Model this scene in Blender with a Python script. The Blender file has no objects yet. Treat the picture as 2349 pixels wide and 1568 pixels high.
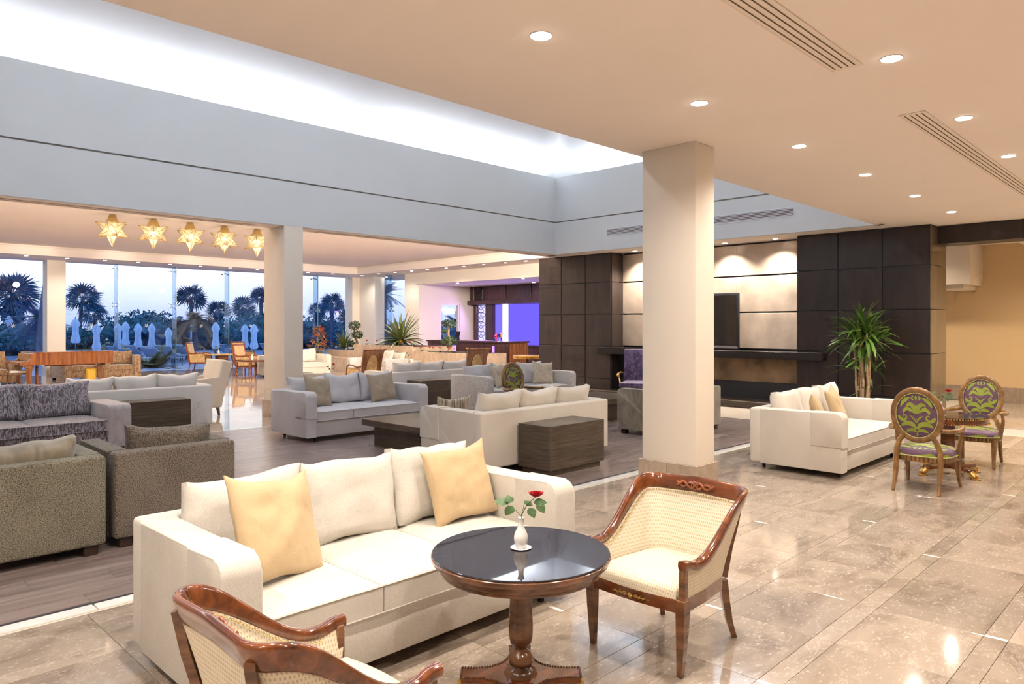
import bpy, bmesh, math, random
from math import sin, cos, pi, radians as rad
from mathutils import Vector, Matrix, noise as mn

random.seed(7)
C = bpy.context.scene.collection
S = bpy.context.scene

# ------------------------------------------------------------------ camera, world, exposure
cam_data = bpy.data.cameras.new('camera')
cam = bpy.data.objects.new('camera', cam_data)
C.objects.link(cam)
cam.location = (0, 0, 1.75)
cam.rotation_euler = (rad(90), 0, rad(44.56 - 90))
cam_data.sensor_width = 36
cam_data.lens = 36 * 1659 / 2349
cam_data.shift_y = -35.5 / 2349
cam_data.clip_start = 0.05
cam_data.clip_end = 2000
S.camera = cam
S.view_settings.view_transform = 'Standard'
S.view_settings.look = 'None'
S.view_settings.gamma = 1
S.view_settings.use_curve_mapping = False
S.view_settings.exposure = 0.12
S.cycles.use_denoising = True
try:
    S.cycles.denoiser = 'OPENIMAGEDENOISE'
except Exception:
    pass
S.cycles.max_bounces = 6
S.cycles.diffuse_bounces = 3
S.cycles.use_adaptive_sampling = True
S.cycles.adaptive_threshold = 0.12
S.cycles.adaptive_min_samples = 8
S.cycles.glossy_bounces = 3
S.cycles.transparent_max_bounces = 12
S.cycles.sample_clamp_indirect = 6
S.cycles.caustics_reflective = False
S.cycles.caustics_refractive = False
S.cycles.use_light_tree = True

w = bpy.data.worlds.new('dusk_sky')
S.world = w
w.use_nodes = True
nt = w.node_tree
for n in list(nt.nodes):
    nt.nodes.remove(n)
wo = nt.nodes.new('ShaderNodeOutputWorld')
wb = nt.nodes.new('ShaderNodeBackground')
wr = nt.nodes.new('ShaderNodeValToRGB')
ws = nt.nodes.new('ShaderNodeSeparateXYZ')
wc = nt.nodes.new('ShaderNodeTexCoord')
wn = nt.nodes.new('ShaderNodeTexNoise')
wm = nt.nodes.new('ShaderNodeMapping')
wa = nt.nodes.new('ShaderNodeMath')
wa.operation = 'MULTIPLY_ADD'
wm.inputs['Scale'].default_value = (1.2, 1.2, 9)
wn.inputs['Scale'].default_value = 2.0
wn.inputs['Detail'].default_value = 4
nt.links.new(wc.outputs['Generated'], wm.inputs['Vector'])
nt.links.new(wm.outputs[0], wn.inputs['Vector'])
nt.links.new(wc.outputs['Generated'], ws.inputs[0])
nt.links.new(wn.outputs['Fac'], wa.inputs[0])
wa.inputs[1].default_value = 0.05
nt.links.new(ws.outputs['Z'], wa.inputs[2])
nt.links.new(wa.outputs[0], wr.inputs[0])
el = wr.color_ramp.elements
el[0].position = 0.0
el[0].color = (0.36, 0.50, 0.88, 1)
el[1].position = 1.0
el[1].color = (0.45, 0.60, 0.95, 1)
for p, c in ((0.045, (0.56, 0.66, 0.98, 1)), (0.085, (0.84, 0.89, 1.0, 1)), (0.12, (1.0, 1.0, 1.0, 1)), (0.3, (0.85, 0.92, 1.0, 1))):
    e = el.new(p)
    e.color = c
nt.links.new(wr.outputs[0], wb.inputs[0])
wb.inputs[1].default_value = 1.2
nt.links.new(wb.outputs[0], wo.inputs[0])

WARM = (1.0, 0.89, 0.77)
SPOT_W = 118.0
COVE_W = 17.0
COVE_C = (0.90, 0.95, 1.0)


def spot(x, y, z, power, color=WARM, angle=150, blend=0.7, r=0.05, name='downlight_lamp'):
    l = bpy.data.lights.new(name, 'SPOT')
    l.energy = power
    l.color = color
    l.spot_size = rad(angle)
    l.spot_blend = blend
    l.shadow_soft_size = r
    o = bpy.data.objects.new(name, l)
    o.location = (x, y, z)
    C.objects.link(o)
    return o


def area(x, y, z, sx, sy, power, color, rot=(0, 0, 0), name='cove_light'):
    l = bpy.data.lights.new(name, 'AREA')
    l.shape = 'RECTANGLE'
    l.size = sx
    l.size_y = sy
    l.energy = power
    l.color = color
    o = bpy.data.objects.new(name, l)
    o.location = (x, y, z)
    o.rotation_euler = rot
    C.objects.link(o)
    return o


# ------------------------------------------------------------------ object helpers
def tag(o, label=None, cat=None, group=None, kind=None):
    if label:
        o['label'] = label
    if cat:
        o['category'] = cat
    if group:
        o['group'] = group
    if kind:
        o['kind'] = kind
    return o


def empty(name, loc=(0, 0, 0), rz=0.0, label=None, cat=None, group=None):
    o = bpy.data.objects.new(name, None)
    o.empty_display_size = 0.1
    o.location = loc
    o.rotation_euler = (0, 0, rz)
    C.objects.link(o)
    return tag(o, label, cat, group)


def mk(name, bm, mat, parent=None, ang=38, loc=None):
    me = bpy.data.meshes.new(name)
    bmesh.ops.recalc_face_normals(bm, faces=bm.faces)
    bm.to_mesh(me)
    bm.free()
    if ang:
        me.shade_smooth()
        me.set_sharp_from_angle(angle=rad(ang))
    if mat is not None:
        for m_ in (mat if isinstance(mat, (list, tuple)) else [mat]):
            me.materials.append(m_)
    o = bpy.data.objects.new(name, me)
    C.objects.link(o)
    if parent is not None:
        o.parent = parent
    if loc:
        o.location = loc
    return o


def inst(o, name, parent=None, loc=None, rot=None, scale=None):
    c = bpy.data.objects.new(name, o.data)
    C.objects.link(c)
    if parent is not None:
        c.parent = parent
    if loc is not None:
        c.location = loc
    if rot is not None:
        c.rotation_euler = rot
    if scale is not None:
        c.scale = scale
    return c


def dup(root, loc=None, rz=None, label=None, group=None):
    def rec(o, par):
        c = o.copy()
        C.objects.link(c)
        c.parent = par
        for ch in list(kids.get(o.name, [])):
            rec(ch, c)
        return c
    kids = {}
    for o in C.objects:
        if o.parent is not None:
            kids.setdefault(o.parent.name, []).append(o)
    r = rec(root, root.parent)
    if loc is not None:
        r.location = loc
    if rz is not None:
        r.rotation_euler = (0, 0, rz)
    if label:
        r['label'] = label
    if group:
        r['group'] = group
    return r


def B():
    return bmesh.new()


def quad(bm, a, b, c, d):
    return bm.faces.new([bm.verts.new(p) for p in (a, b, c, d)])


def box(bm, x0, x1, y0, y1, z0, z1, M=None):
    vs = [bm.verts.new(((x0, x1)[i & 1], (y0, y1)[(i >> 1) & 1], (z0, z1)[(i >> 2) & 1])) for i in range(8)]
    for f in ((0, 2, 3, 1), (4, 5, 7, 6), (0, 1, 5, 4), (2, 6, 7, 3), (0, 4, 6, 2), (1, 3, 7, 5)):
        bm.faces.new([vs[i] for i in f])
    if M is not None:
        for v in vs:
            v.co = M @ v.co
    return vs


def rbox(bm, x0, x1, y0, y1, z0, z1, r=0.01, seg=2, M=None):
    vs = box(bm, x0, x1, y0, y1, z0, z1)
    es = list({e for v in vs for e in v.link_edges})
    r = min(r, 0.49 * min(abs(x1 - x0), abs(y1 - y0), abs(z1 - z0)))
    res = bmesh.ops.bevel(bm, geom=es, offset=r, segments=seg, affect='EDGES', profile=0.5)
    out = set(res['verts']) | {v for v in vs if v.is_valid}
    if M is not None:
        for v in out:
            v.co = M @ v.co
    return out


def tube(bm, pts, r, n=8, caps=True, flat=1.0, closed=False):
    pts = [Vector(p) for p in pts]
    m = len(pts)
    rr = r if isinstance(r, (list, tuple)) else [r] * m
    rings = []
    up = None
    for i, p in enumerate(pts):
        if closed:
            t = pts[(i + 1) % m] - pts[i - 1]
        else:
            t = pts[min(i + 1, m - 1)] - pts[max(i - 1, 0)]
        if t.length < 1e-9:
            t = Vector((0, 0, 1))
        t.normalize()
        if up is None:
            up = Vector((0, 0, 1)) if abs(t.z) < 0.9 else Vector((0, 1, 0))
        s = t.cross(up)
        if s.length < 1e-6:
            s = t.cross(Vector((1, 0, 0)))
        s.normalize()
        up = s.cross(t).normalized()
        rings.append([bm.verts.new(p + s * (cos(2 * pi * k / n) * rr[i]) + up * (sin(2 * pi * k / n) * rr[i] * flat)) for k in range(n)])
    for i in range(m if closed else m - 1):
        a, b = rings[i], rings[(i + 1) % m]
        for k in range(n):
            bm.faces.new((a[k], a[(k + 1) % n], b[(k + 1) % n], b[k]))
    if caps and not closed:
        bm.faces.new(rings[0][::-1])
        bm.faces.new(rings[-1])
    return rings


def lathe(bm, prof, n=24, c=(0, 0, 0), mod=None):
    rings = []
    for r, z in prof:
        rings.append([bm.verts.new((c[0] + r * (mod(2 * pi * k / n) if mod else 1) * cos(2 * pi * k / n), c[1] + r * (mod(2 * pi * k / n) if mod else 1) * sin(2 * pi * k / n), c[2] + z)) for k in range(n)])
    for a, b in zip(rings, rings[1:]):
        for k in range(n):
            bm.faces.new((a[k], a[(k + 1) % n], b[(k + 1) % n], b[k]))
    if prof[0][0] > 1e-5:
        bm.faces.new(rings[0][::-1])
    if prof[-1][0] > 1e-5:
        bm.faces.new(rings[-1])
    bmesh.ops.remove_doubles(bm, verts=[v for rg in (rings[0], rings[-1]) for v in rg], dist=1e-6)


def prism(bm, poly, z0, z1, M=None):
    a = [bm.verts.new((x, y, z0)) for x, y in poly]
    b = [bm.verts.new((x, y, z1)) for x, y in poly]
    n = len(poly)
    bm.faces.new(a[::-1])
    bm.faces.new(b)
    for i in range(n):
        bm.faces.new((a[i], a[(i + 1) % n], b[(i + 1) % n], b[i]))
    if M is not None:
        for v in a + b:
            v.co = M @ v.co
    return a + b


def pillow(bm, sx, sy, th, edge=0.1, pinch=0.06, n=14, M=None, seed=0, wr=0.008, pw=4.0, on=0.0):
    """cushion lying in the xy plane; thickness along z"""
    M = M or Matrix.Identity(4)

    def pt(i, j, side):
        u = -1 + 2 * i / n
        v = -1 + 2 * j / n
        x = sx / 2 * u * (1 - pinch * (1 - v * v) * abs(u) ** 3)
        y = sy / 2 * v * (1 - pinch * (1 - u * u) * abs(v) ** 3)
        if on:
            x += on * mn.noise(Vector((seed * 1.7, y * 5, 1.3))) * abs(u) ** 2
            y += on * mn.noise(Vector((x * 5, seed * 2.3, 4.1))) * abs(v) ** 2 - on * 0.8 * (1 - u * u) * max(0, v) ** 3
        prof = max(0.0, (1 - abs(u) ** pw) * (1 - abs(v) ** pw)) ** 0.5
        t = th / 2 * (edge + (1 - edge) * prof)
        q = Vector((x * 4 + seed * 3.1, y * 4, side * 2.0 + seed))
        nz = mn.noise(q) * wr + mn.noise(q * 2.7) * wr * 0.6 + abs(mn.noise(Vector((u * 7 + v * 3, (v - u) * 1.5, seed)))) * wr * -0.7
        return M @ Vector((x, y, side * (t + nz * prof)))
    g = {}
    for side in (-1, 1):
        for i in range(n + 1):
            for j in range(n + 1):
                g[(i, j, side)] = bm.verts.new(pt(i, j, side))
    for i in range(n):
        for j in range(n):
            bm.faces.new((g[i, j, 1], g[i + 1, j, 1], g[i + 1, j + 1, 1], g[i, j + 1, 1]))
            bm.faces.new((g[i, j, -1], g[i, j + 1, -1], g[i + 1, j + 1, -1], g[i + 1, j, -1]))
    ring = [(i, 0) for i in range(n)] + [(n, j) for j in range(n)] + [(i, n) for i in range(n, 0, -1)] + [(0, j) for j in range(n, 0, -1)]
    for k in range(len(ring)):
        a, b = ring[k], ring[(k + 1) % len(ring)]
        bm.faces.new((g[a[0], a[1], -1], g[b[0], b[1], -1], g[b[0], b[1], 1], g[a[0], a[1], 1]))
    return [M @ Vector((sx / 2 * (-1 + 2 * i / n) * (1 - pinch * (1 - (-1 + 2 * j / n) ** 2)), sy / 2 * (-1 + 2 * j / n) * (1 - pinch * (1 - (-1 + 2 * i / n) ** 2)), th / 2 * edge)) for i, j in ring]


def dome(bm, outline, z0, z1, bulge, rings=6, rnd=0.02):
    uv = bm.loops.layers.uv.new('UVMap')
    c = Vector((sum(p[0] for p in outline) / len(outline), sum(p[1] for p in outline) / len(outline), 0))
    levels = [(1.0, z0), (1.0, z1 - rnd)]
    levels += [(1 - rnd * 0.8, z1 - rnd * 0.25)]
    for k in range(1, rings + 1):
        s = 1 - k / (rings + 1)
        levels.append((s, z1 + bulge * (1 - s * s)))
    rg = [[bm.verts.new((c.x + (p[0] - c.x) * s, c.y + (p[1] - c.y) * s, z)) for p in outline] for s, z in levels]
    n = len(outline)
    for a, b in zip(rg, rg[1:]):
        for k in range(n):
            bm.faces.new((a[k], a[(k + 1) % n], b[(k + 1) % n], b[k]))
    bm.faces.new(rg[0][::-1])
    bm.faces.new(rg[-1])
    for f in bm.faces:
        for lp in f.loops:
            lp[uv].uv = (lp.vert.co.x, lp.vert.co.y + lp.vert.co.z)


def T(x, y, z):
    return Matrix.Translation((x, y, z))


def RX(a):
    return Matrix.Rotation(a, 4, 'X')


def RY(a):
    return Matrix.Rotation(a, 4, 'Y')


def RZ(a):
    return Matrix.Rotation(a, 4, 'Z')


# ------------------------------------------------------------------ materials
MATS = {}


def base_mat(name):
    m = bpy.data.materials.new(name)
    m.use_nodes = True
    return m, m.node_tree, m.node_tree.nodes['Principled BSDF']


def node(nt, t, **kw):
    n = nt.nodes.new(t)
    for k, v in kw.items():
        if k in n.inputs:
            n.inputs[k].default_value = v
        else:
            setattr(n, k, v)
    return n


def ramp(nt, fac, cols, interp='LINEAR'):
    r = nt.nodes.new('ShaderNodeValToRGB')
    r.color_ramp.interpolation = interp
    e = r.color_ramp.elements
    e[0].position, e[0].color = cols[0][0], (*cols[0][1], 1)
    e[1].position, e[1].color = cols[-1][0], (*cols[-1][1], 1)
    for p, c in cols[1:-1]:
        k = e.new(p)
        k.color = (*c, 1)
    nt.links.new(fac, r.inputs[0])
    return r


def plain(name, col, rough=0.5, metal=0.0, var=0.0, vscale=3.0, bump=0.0, bscale=60.0, spec=0.5, coat=0.0, emit=None, estr=0.0, sheen=0.0, stretch=None, rnd=0.0):
    m, nt, p = base_mat(name)
    p.inputs['Base Color'].default_value = (*col, 1)
    p.inputs['Roughness'].default_value = rough
    p.inputs['Metallic'].default_value = metal
    p.inputs['Specular IOR Level'].default_value = spec
    p.inputs['Coat Weight'].default_value = coat
    p.inputs['Coat Roughness'].default_value = 0.06
    p.inputs['Sheen Weight'].default_value = sheen
    if emit:
        p.inputs['Emission Color'].default_value = (*emit, 1)
        p.inputs['Emission Strength'].default_value = estr
    tc = node(nt, 'ShaderNodeTexCoord')
    mp = node(nt, 'ShaderNodeMapping')
    if stretch:
        mp.inputs['Scale'].default_value = stretch
    nt.links.new(tc.outputs['Object'], mp.inputs[0])
    last = None
    if var > 0:
        nz = node(nt, 'ShaderNodeTexNoise', Scale=vscale, Detail=4.0)
        nt.links.new(mp.outputs[0], nz.inputs['Vector'])
        r = ramp(nt, nz.outputs['Fac'], [(0.3, tuple(max(0, c * (1 - var)) for c in col)), (0.7, tuple(min(1, c * (1 + var)) for c in col))])
        last = r.outputs[0]
    if rnd > 0:
        oi = node(nt, 'ShaderNodeObjectInfo')
        mr = node(nt, 'ShaderNodeMapRange')
        mr.inputs['To Min'].default_value = 1 - rnd
        mr.inputs['To Max'].default_value = 1 + rnd
        nt.links.new(oi.outputs['Random'], mr.inputs[0])
        hs = node(nt, 'ShaderNodeHueSaturation')
        nt.links.new(mr.outputs[0], hs.inputs['Value'])
        if last:
            nt.links.new(last, hs.inputs['Color'])
        else:
            hs.inputs['Color'].default_value = (*col, 1)
        last = hs.outputs[0]
    if last:
        nt.links.new(last, p.inputs['Base Color'])
    if bump > 0:
        nb = node(nt, 'ShaderNodeTexNoise', Scale=bscale, Detail=3.0)
        nt.links.new(mp.outputs[0], nb.inputs['Vector'])
        b = node(nt, 'ShaderNodeBump', Strength=bump, Distance=0.004)
        nt.links.new(nb.outputs['Fac'], b.inputs['Height'])
        nt.links.new(b.outputs[0], p.inputs['Normal'])
    return m


def fabric(name, col, col2=None, scale=180.0, speck=0.5, bump=0.35, rough=0.9, thresh=(0.35, 0.65)):
    """woven cloth: fine two-tone weave with bump and soft large variation"""
    m, nt, p = base_mat(name)
    col2 = col2 or tuple(c * 0.86 for c in col)
    p.inputs['Roughness'].default_value = rough
    p.inputs['Specular IOR Level'].default_value = 0.2
    p.inputs['Sheen Weight'].default_value = 0.15
    tc = node(nt, 'ShaderNodeTexCoord')
    nz = node(nt, 'ShaderNodeTexNoise', Scale=scale, Detail=2.0)
    nt.links.new(tc.outputs['Object'], nz.inputs['Vector'])
    nl = node(nt, 'ShaderNodeTexNoise', Scale=2.5, Detail=3.0)
    nt.links.new(tc.outputs['Object'], nl.inputs['Vector'])
    mx = node(nt, 'ShaderNodeMath', operation='MULTIPLY_ADD')
    nt.links.new(nz.outputs['Fac'], mx.inputs[0])
    mx.inputs[1].default_value = speck
    ml = node(nt, 'ShaderNodeMath', operation='MULTIPLY')
    nt.links.new(nl.outputs['Fac'], ml.inputs[0])
    ml.inputs[1].default_value = 1 - speck
    nt.links.new(ml.outputs[0], mx.inputs[2])
    r = ramp(nt, mx.outputs[0], [(thresh[0], col2), (thresh[1], col)])
    nt.links.new(r.outputs[0], p.inputs['Base Color'])
    wv = node(nt, 'ShaderNodeTexWave', Scale=scale * 0.8)
    wv.bands_direction = 'Z'
    wv.inputs['Distortion'].default_value = 1.5
    nt.links.new(tc.outputs['Object'], wv.inputs['Vector'])
    ad = node(nt, 'ShaderNodeMath', operation='ADD')
    nt.links.new(nz.outputs['Fac'], ad.inputs[0])
    nt.links.new(wv.outputs['Fac'], ad.inputs[1])
    b = node(nt, 'ShaderNodeBump', Strength=bump, Distance=0.0015)
    nt.links.new(ad.outputs[0], b.inputs['Height'])
    nt.links.new(b.outputs[0], p.inputs['Normal'])
    return m


def wood(name, dark, light, rough=0.3, coat=0.3, scale=(2, 30, 30), rnd=0.0, world=False, rot=(0, 0, 0), bump=0.05):
    m, nt, p = base_mat(name)
    p.inputs['Roughness'].default_value = rough
    p.inputs['Coat Weight'].default_value = coat
    p.inputs['Coat Roughness'].default_value = 0.08
    if world:
        g = node(nt, 'ShaderNodeNewGeometry')
        src = g.outputs['Position']
    else:
        src = node(nt, 'ShaderNodeTexCoord').outputs['Object']
    mp = node(nt, 'ShaderNodeMapping')
    mp.inputs['Scale'].default_value = scale
    mp.inputs['Rotation'].default_value = rot
    nt.links.new(src, mp.inputs[0])
    oi = node(nt, 'ShaderNodeObjectInfo')
    if rnd > 0:
        off = node(nt, 'ShaderNodeVectorMath', operation='SCALE')
        cx = node(nt, 'ShaderNodeCombineXYZ')
        nt.links.new(oi.outputs['Random'], cx.inputs[0])
        nt.links.new(oi.outputs['Random'], cx.inputs[2])
        nt.links.new(cx.outputs[0], off.inputs[0])
        off.inputs['Scale'].default_value = 37.0
        ad = node(nt, 'ShaderNodeVectorMath', operation='ADD')
        nt.links.new(mp.outputs[0], ad.inputs[0])
        nt.links.new(off.outputs[0], ad.inputs[1])
        vec = ad.outputs[0]
    else:
        vec = mp.outputs[0]
    nz = node(nt, 'ShaderNodeTexNoise', Scale=1.0, Detail=6.0, Roughness=0.6)
    nz.inputs['Distortion'].default_value = 0.6
    nt.links.new(vec, nz.inputs['Vector'])
    r = ramp(nt, nz.outputs['Fac'], [(0.3, dark), (0.55, tuple((a + b) / 2 for a, b in zip(dark, light))), (0.72, light)])
    out = r.outputs[0]
    if rnd > 0:
        mr = node(nt, 'ShaderNodeMapRange')
        mr.inputs['To Min'].default_value = 1 - rnd
        mr.inputs['To Max'].default_value = 1 + rnd
        nt.links.new(oi.outputs['Random'], mr.inputs[0])
        hs = node(nt, 'ShaderNodeHueSaturation')
        nt.links.new(mr.outputs[0], hs.inputs['Value'])
        nt.links.new(out, hs.inputs['Color'])
        out = hs.outputs[0]
    nt.links.new(out, p.inputs['Base Color'])
    b = node(nt, 'ShaderNodeBump', Strength=bump, Distance=0.002)
    nt.links.new(nz.outputs['Fac'], b.inputs['Height'])
    nt.links.new(b.outputs[0], p.inputs['Normal'])
    return m


def marble(name, base, dark, fleck, rough=0.07, scale=1.0, rnd=0.06, fl=0.5):
    m, nt, p = base_mat(name)
    p.inputs['Roughness'].default_value = rough
    p.inputs['Specular IOR Level'].default_value = 0.6
    g = node(nt, 'ShaderNodeNewGeometry')
    oi = node(nt, 'ShaderNodeObjectInfo')
    cx = node(nt, 'ShaderNodeCombineXYZ')
    k = node(nt, 'ShaderNodeMath', operation='MULTIPLY')
    nt.links.new(oi.outputs['Random'], k.inputs[0])
    k.inputs[1].default_value = 50
    nt.links.new(k.outputs[0], cx.inputs[2])
    ad = node(nt, 'ShaderNodeVectorMath', operation='ADD')
    nt.links.new(g.outputs['Position'], ad.inputs[0])
    nt.links.new(cx.outputs[0], ad.inputs[1])
    mp = node(nt, 'ShaderNodeMapping')
    mp.inputs['Scale'].default_value = (1, 2.2, 1)
    mp.inputs['Rotation'].default_value = (0, 0, 0.5)
    nt.links.new(ad.outputs[0], mp.inputs[0])
    n1 = node(nt, 'ShaderNodeTexNoise', Scale=1.6 * scale, Detail=7.0, Roughness=0.6)
    n1.inputs['Distortion'].default_value = 0.8
    nt.links.new(mp.outputs[0], n1.inputs['Vector'])
    r1 = ramp(nt, n1.outputs['Fac'], [(0.3, dark), (0.5, base), (0.72, tuple(min(1, c * 1.15) for c in base))])
    n2 = node(nt, 'ShaderNodeTexNoise', Scale=26 * scale, Detail=3.0, Roughness=0.5)
    nt.links.new(mp.outputs[0], n2.inputs['Vector'])
    r2 = ramp(nt, n2.outputs['Fac'], [(0.60, (0, 0, 0)), (0.70, (fl, fl, fl))])
    mx = node(nt, 'ShaderNodeMix', data_type='RGBA')
    nt.links.new(r2.outputs[0], mx.inputs[0])
    nt.links.new(r1.outputs[0], mx.inputs[6])
    mx.inputs[7].default_value = (*fleck, 1)
    n3 = node(nt, 'ShaderNodeTexNoise', Scale=1.1 * scale, Detail=8.0, Roughness=0.7)
    n3.inputs['Distortion'].default_value = 1.6
    nt.links.new(ad.outputs[0], n3.inputs['Vector'])
    r3 = ramp(nt, n3.outputs['Fac'], [(0.488, (0, 0, 0)), (0.5, (0.35, 0.35, 0.35)), (0.512, (0, 0, 0))])
    mx2 = node(nt, 'ShaderNodeMix', data_type='RGBA')
    nt.links.new(r3.outputs[0], mx2.inputs[0])
    nt.links.new(mx.outputs[2], mx2.inputs[6])
    mx2.inputs[7].default_value = (*fleck, 1)
    mr = node(nt, 'ShaderNodeMapRange')
    mr.inputs['To Min'].default_value = 1 - rnd
    mr.inputs['To Max'].default_value = 1 + rnd
    nt.links.new(oi.outputs['Random'], mr.inputs[0])
    hs = node(nt, 'ShaderNodeHueSaturation')
    nt.links.new(mr.outputs[0], hs.inputs['Value'])
    nt.links.new(mx2.outputs[2], hs.inputs['Color'])
    nt.links.new(hs.outputs[0], p.inputs['Base Color'])
    return m


def glass_mat(name, tint=(0.93, 0.97, 1.0), refl=1.0):
    m, nt, p = base_mat(name)
    nt.nodes.remove(p)
    out = nt.nodes['Material Output']
    tr = node(nt, 'ShaderNodeBsdfTransparent')
    tr.inputs[0].default_value = (*tint, 1)
    gl = node(nt, 'ShaderNodeBsdfGlossy')
    gl.inputs['Roughness'].default_value = 0.0
    fr = node(nt, 'ShaderNodeFresnel', IOR=1.5)
    mu = node(nt, 'ShaderNodeMath', operation='MULTIPLY')
    nt.links.new(fr.outputs[0], mu.inputs[0])
    mu.inputs[1].default_value = refl
    bf = node(nt, 'ShaderNodeNewGeometry')
    fb = node(nt, 'ShaderNodeMath', operation='SUBTRACT')
    fb.inputs[0].default_value = 1
    nt.links.new(bf.outputs['Backfacing'], fb.inputs[1])
    m3 = node(nt, 'ShaderNodeMath', operation='MULTIPLY')
    nt.links.new(mu.outputs[0], m3.inputs[0])
    nt.links.new(fb.outputs[0], m3.inputs[1])
    mx = node(nt, 'ShaderNodeMixShader')
    nt.links.new(m3.outputs[0], mx.inputs[0])
    nt.links.new(tr.outputs[0], mx.inputs[1])
    nt.links.new(gl.outputs[0], mx.inputs[2])
    nt.links.new(mx.outputs[0], out.inputs[0])
    return m


def emis(name, col, s):
    m, nt, p = base_mat(name)
    nt.nodes.remove(p)
    e = node(nt, 'ShaderNodeEmission')
    e.inputs[0].default_value = (*col, 1)
    e.inputs[1].default_value = s
    nt.links.new(e.outputs[0], nt.nodes['Material Output'].inputs[0])
    return m


def dotted(name, col, dot, sx, sy, use_uv=True):
    """cream cloth with rows of small woven dashes"""
    m, nt, p = base_mat(name)
    p.inputs['Roughness'].default_value = 0.85
    p.inputs['Specular IOR Level'].default_value = 0.2
    tc = node(nt, 'ShaderNodeTexCoord')
    sp = node(nt, 'ShaderNodeSeparateXYZ')
    nt.links.new(tc.outputs['UV' if use_uv else 'Object'], sp.inputs[0])

    def M(op, a, b=None, c=None):
        n = node(nt, 'ShaderNodeMath', operation=op)
        for i, x in enumerate((a, b, c)):
            if x is None:
                continue
            if isinstance(x, (int, float)):
                n.inputs[i].default_value = x
            else:
                nt.links.new(x, n.inputs[i])
        return n.outputs[0]
    v = M('MULTIPLY', sp.outputs['Y'], sy)
    row = M('FLOOR', v)
    off = M('MULTIPLY', M('MODULO', row, 2.0), 0.5)
    u = M('ADD', M('MULTIPLY', sp.outputs['X'], sx), off)
    fu = M('FRACT', u)
    fv = M('FRACT', v)
    a = M('LESS_THAN', M('ABSOLUTE', M('SUBTRACT', fu, 0.5)), 0.2)
    b = M('LESS_THAN', M('ABSOLUTE', M('SUBTRACT', fv, 0.5)), 0.27)
    f = M('MULTIPLY', a, b)
    mx = node(nt, 'ShaderNodeMix', data_type='RGBA')
    nt.links.new(f, mx.inputs[0])
    mx.inputs[6].default_value = (*col, 1)
    mx.inputs[7].default_value = (*dot, 1)
    nt.links.new(mx.outputs[2], p.inputs['Base Color'])
    nz = node(nt, 'ShaderNodeTexNoise', Scale=400.0, Detail=1.0)
    nt.links.new(tc.outputs['Object'], nz.inputs['Vector'])
    bb = node(nt, 'ShaderNodeBump', Strength=0.2, Distance=0.001)
    nt.links.new(nz.outputs['Fac'], bb.inputs['Height'])
    nt.links.new(bb.outputs[0], p.inputs['Normal'])
    return m


def velvet(name, dark, light, stretch=(30, 30, 6), lo=0.47, hi=0.53, rough=0.6):
    m, nt, p = base_mat(name)
    p.inputs['Roughness'].default_value = rough
    p.inputs['Sheen Weight'].default_value = 0.5
    tc = node(nt, 'ShaderNodeTexCoord')
    mp = node(nt, 'ShaderNodeMapping')
    mp.inputs['Scale'].default_value = stretch
    nt.links.new(tc.outputs['Object'], mp.inputs[0])
    nz = node(nt, 'ShaderNodeTexNoise', Scale=1.0, Detail=5.0, Roughness=0.6)
    nz.inputs['Distortion'].default_value = 1.0
    nt.links.new(mp.outputs[0], nz.inputs['Vector'])
    r = ramp(nt, nz.outputs['Fac'], [(lo, dark), (hi, light)])
    nt.links.new(r.outputs[0], p.inputs['Base Color'])
    return m


CREAM = fabric('cream_weave', (0.70, 0.66, 0.60), (0.57, 0.53, 0.47), 150)
CREAM_R = fabric('warm_white_linen', (0.74, 0.685, 0.61), (0.64, 0.585, 0.51), 300, bump=0.15)
GREYW = fabric('pale_grey_linen', (0.68, 0.66, 0.68), (0.56, 0.54, 0.56), 260, bump=0.15)
OFFW = fabric('off_white_linen', (0.80, 0.76, 0.72), (0.70, 0.66, 0.62), 260, bump=0.15)
SPECK = fabric('speckled_boucle', (0.72, 0.69, 0.67), (0.42, 0.38, 0.36), 90, speck=0.85, bump=0.5, thresh=(0.38, 0.55))
OLIVE = fabric('olive_grey_boucle', (0.33, 0.30, 0.225), (0.05, 0.042, 0.03), 130, speck=0.8, bump=0.6, thresh=(0.36, 0.62))
OLIVE2 = fabric('brown_grey_chenille', (0.29, 0.245, 0.20), (0.042, 0.035, 0.028), 130, speck=0.8, bump=0.6, thresh=(0.36, 0.62))
TAUPEV = velvet('taupe_velvet', (0.17, 0.14, 0.10), (0.33, 0.29, 0.22), (6, 6, 3), 0.35, 0.7)
SILVERV = velvet('silver_crushed_velvet', (0.10, 0.07, 0.08), (0.44, 0.41, 0.45), (70, 70, 13), 0.46, 0.56)
SILVERP = velvet('silver_plain_velvet', (0.36, 0.31, 0.31), (0.52, 0.47, 0.47), (10, 10, 4), 0.3, 0.7)
BROWNV = velvet('brown_gold_velvet', (0.16, 0.08, 0.035), (0.42, 0.26, 0.13), (22, 22, 9), 0.4, 0.6)
PURPLEV = velvet('purple_damask_velvet', (0.035, 0.018, 0.07), (0.13, 0.08, 0.19), (14, 14, 9), 0.46, 0.54)
GOLDC = fabric('gold_silk', (0.61, 0.46, 0.28), (0.51, 0.375, 0.21), 220, bump=0.2, rough=0.5)
TAUPEC = fabric('taupe_cotton', (0.42, 0.34, 0.25), (0.36, 0.29, 0.21), 220, bump=0.1, rough=0.75)
SATIN = fabric('champagne_satin', (0.62, 0.53, 0.42), (0.45, 0.38, 0.29), 30, bump=0.1, rough=0.4)
RIBBED = velvet('ribbed_bronze_velvet', (0.12, 0.09, 0.06), (0.5, 0.42, 0.32), (90, 3, 3), 0.45, 0.55)
PURPLE = fabric('plum_satin', (0.17, 0.09, 0.15), (0.12, 0.06, 0.11), 60, bump=0.08, rough=0.45)
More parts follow.
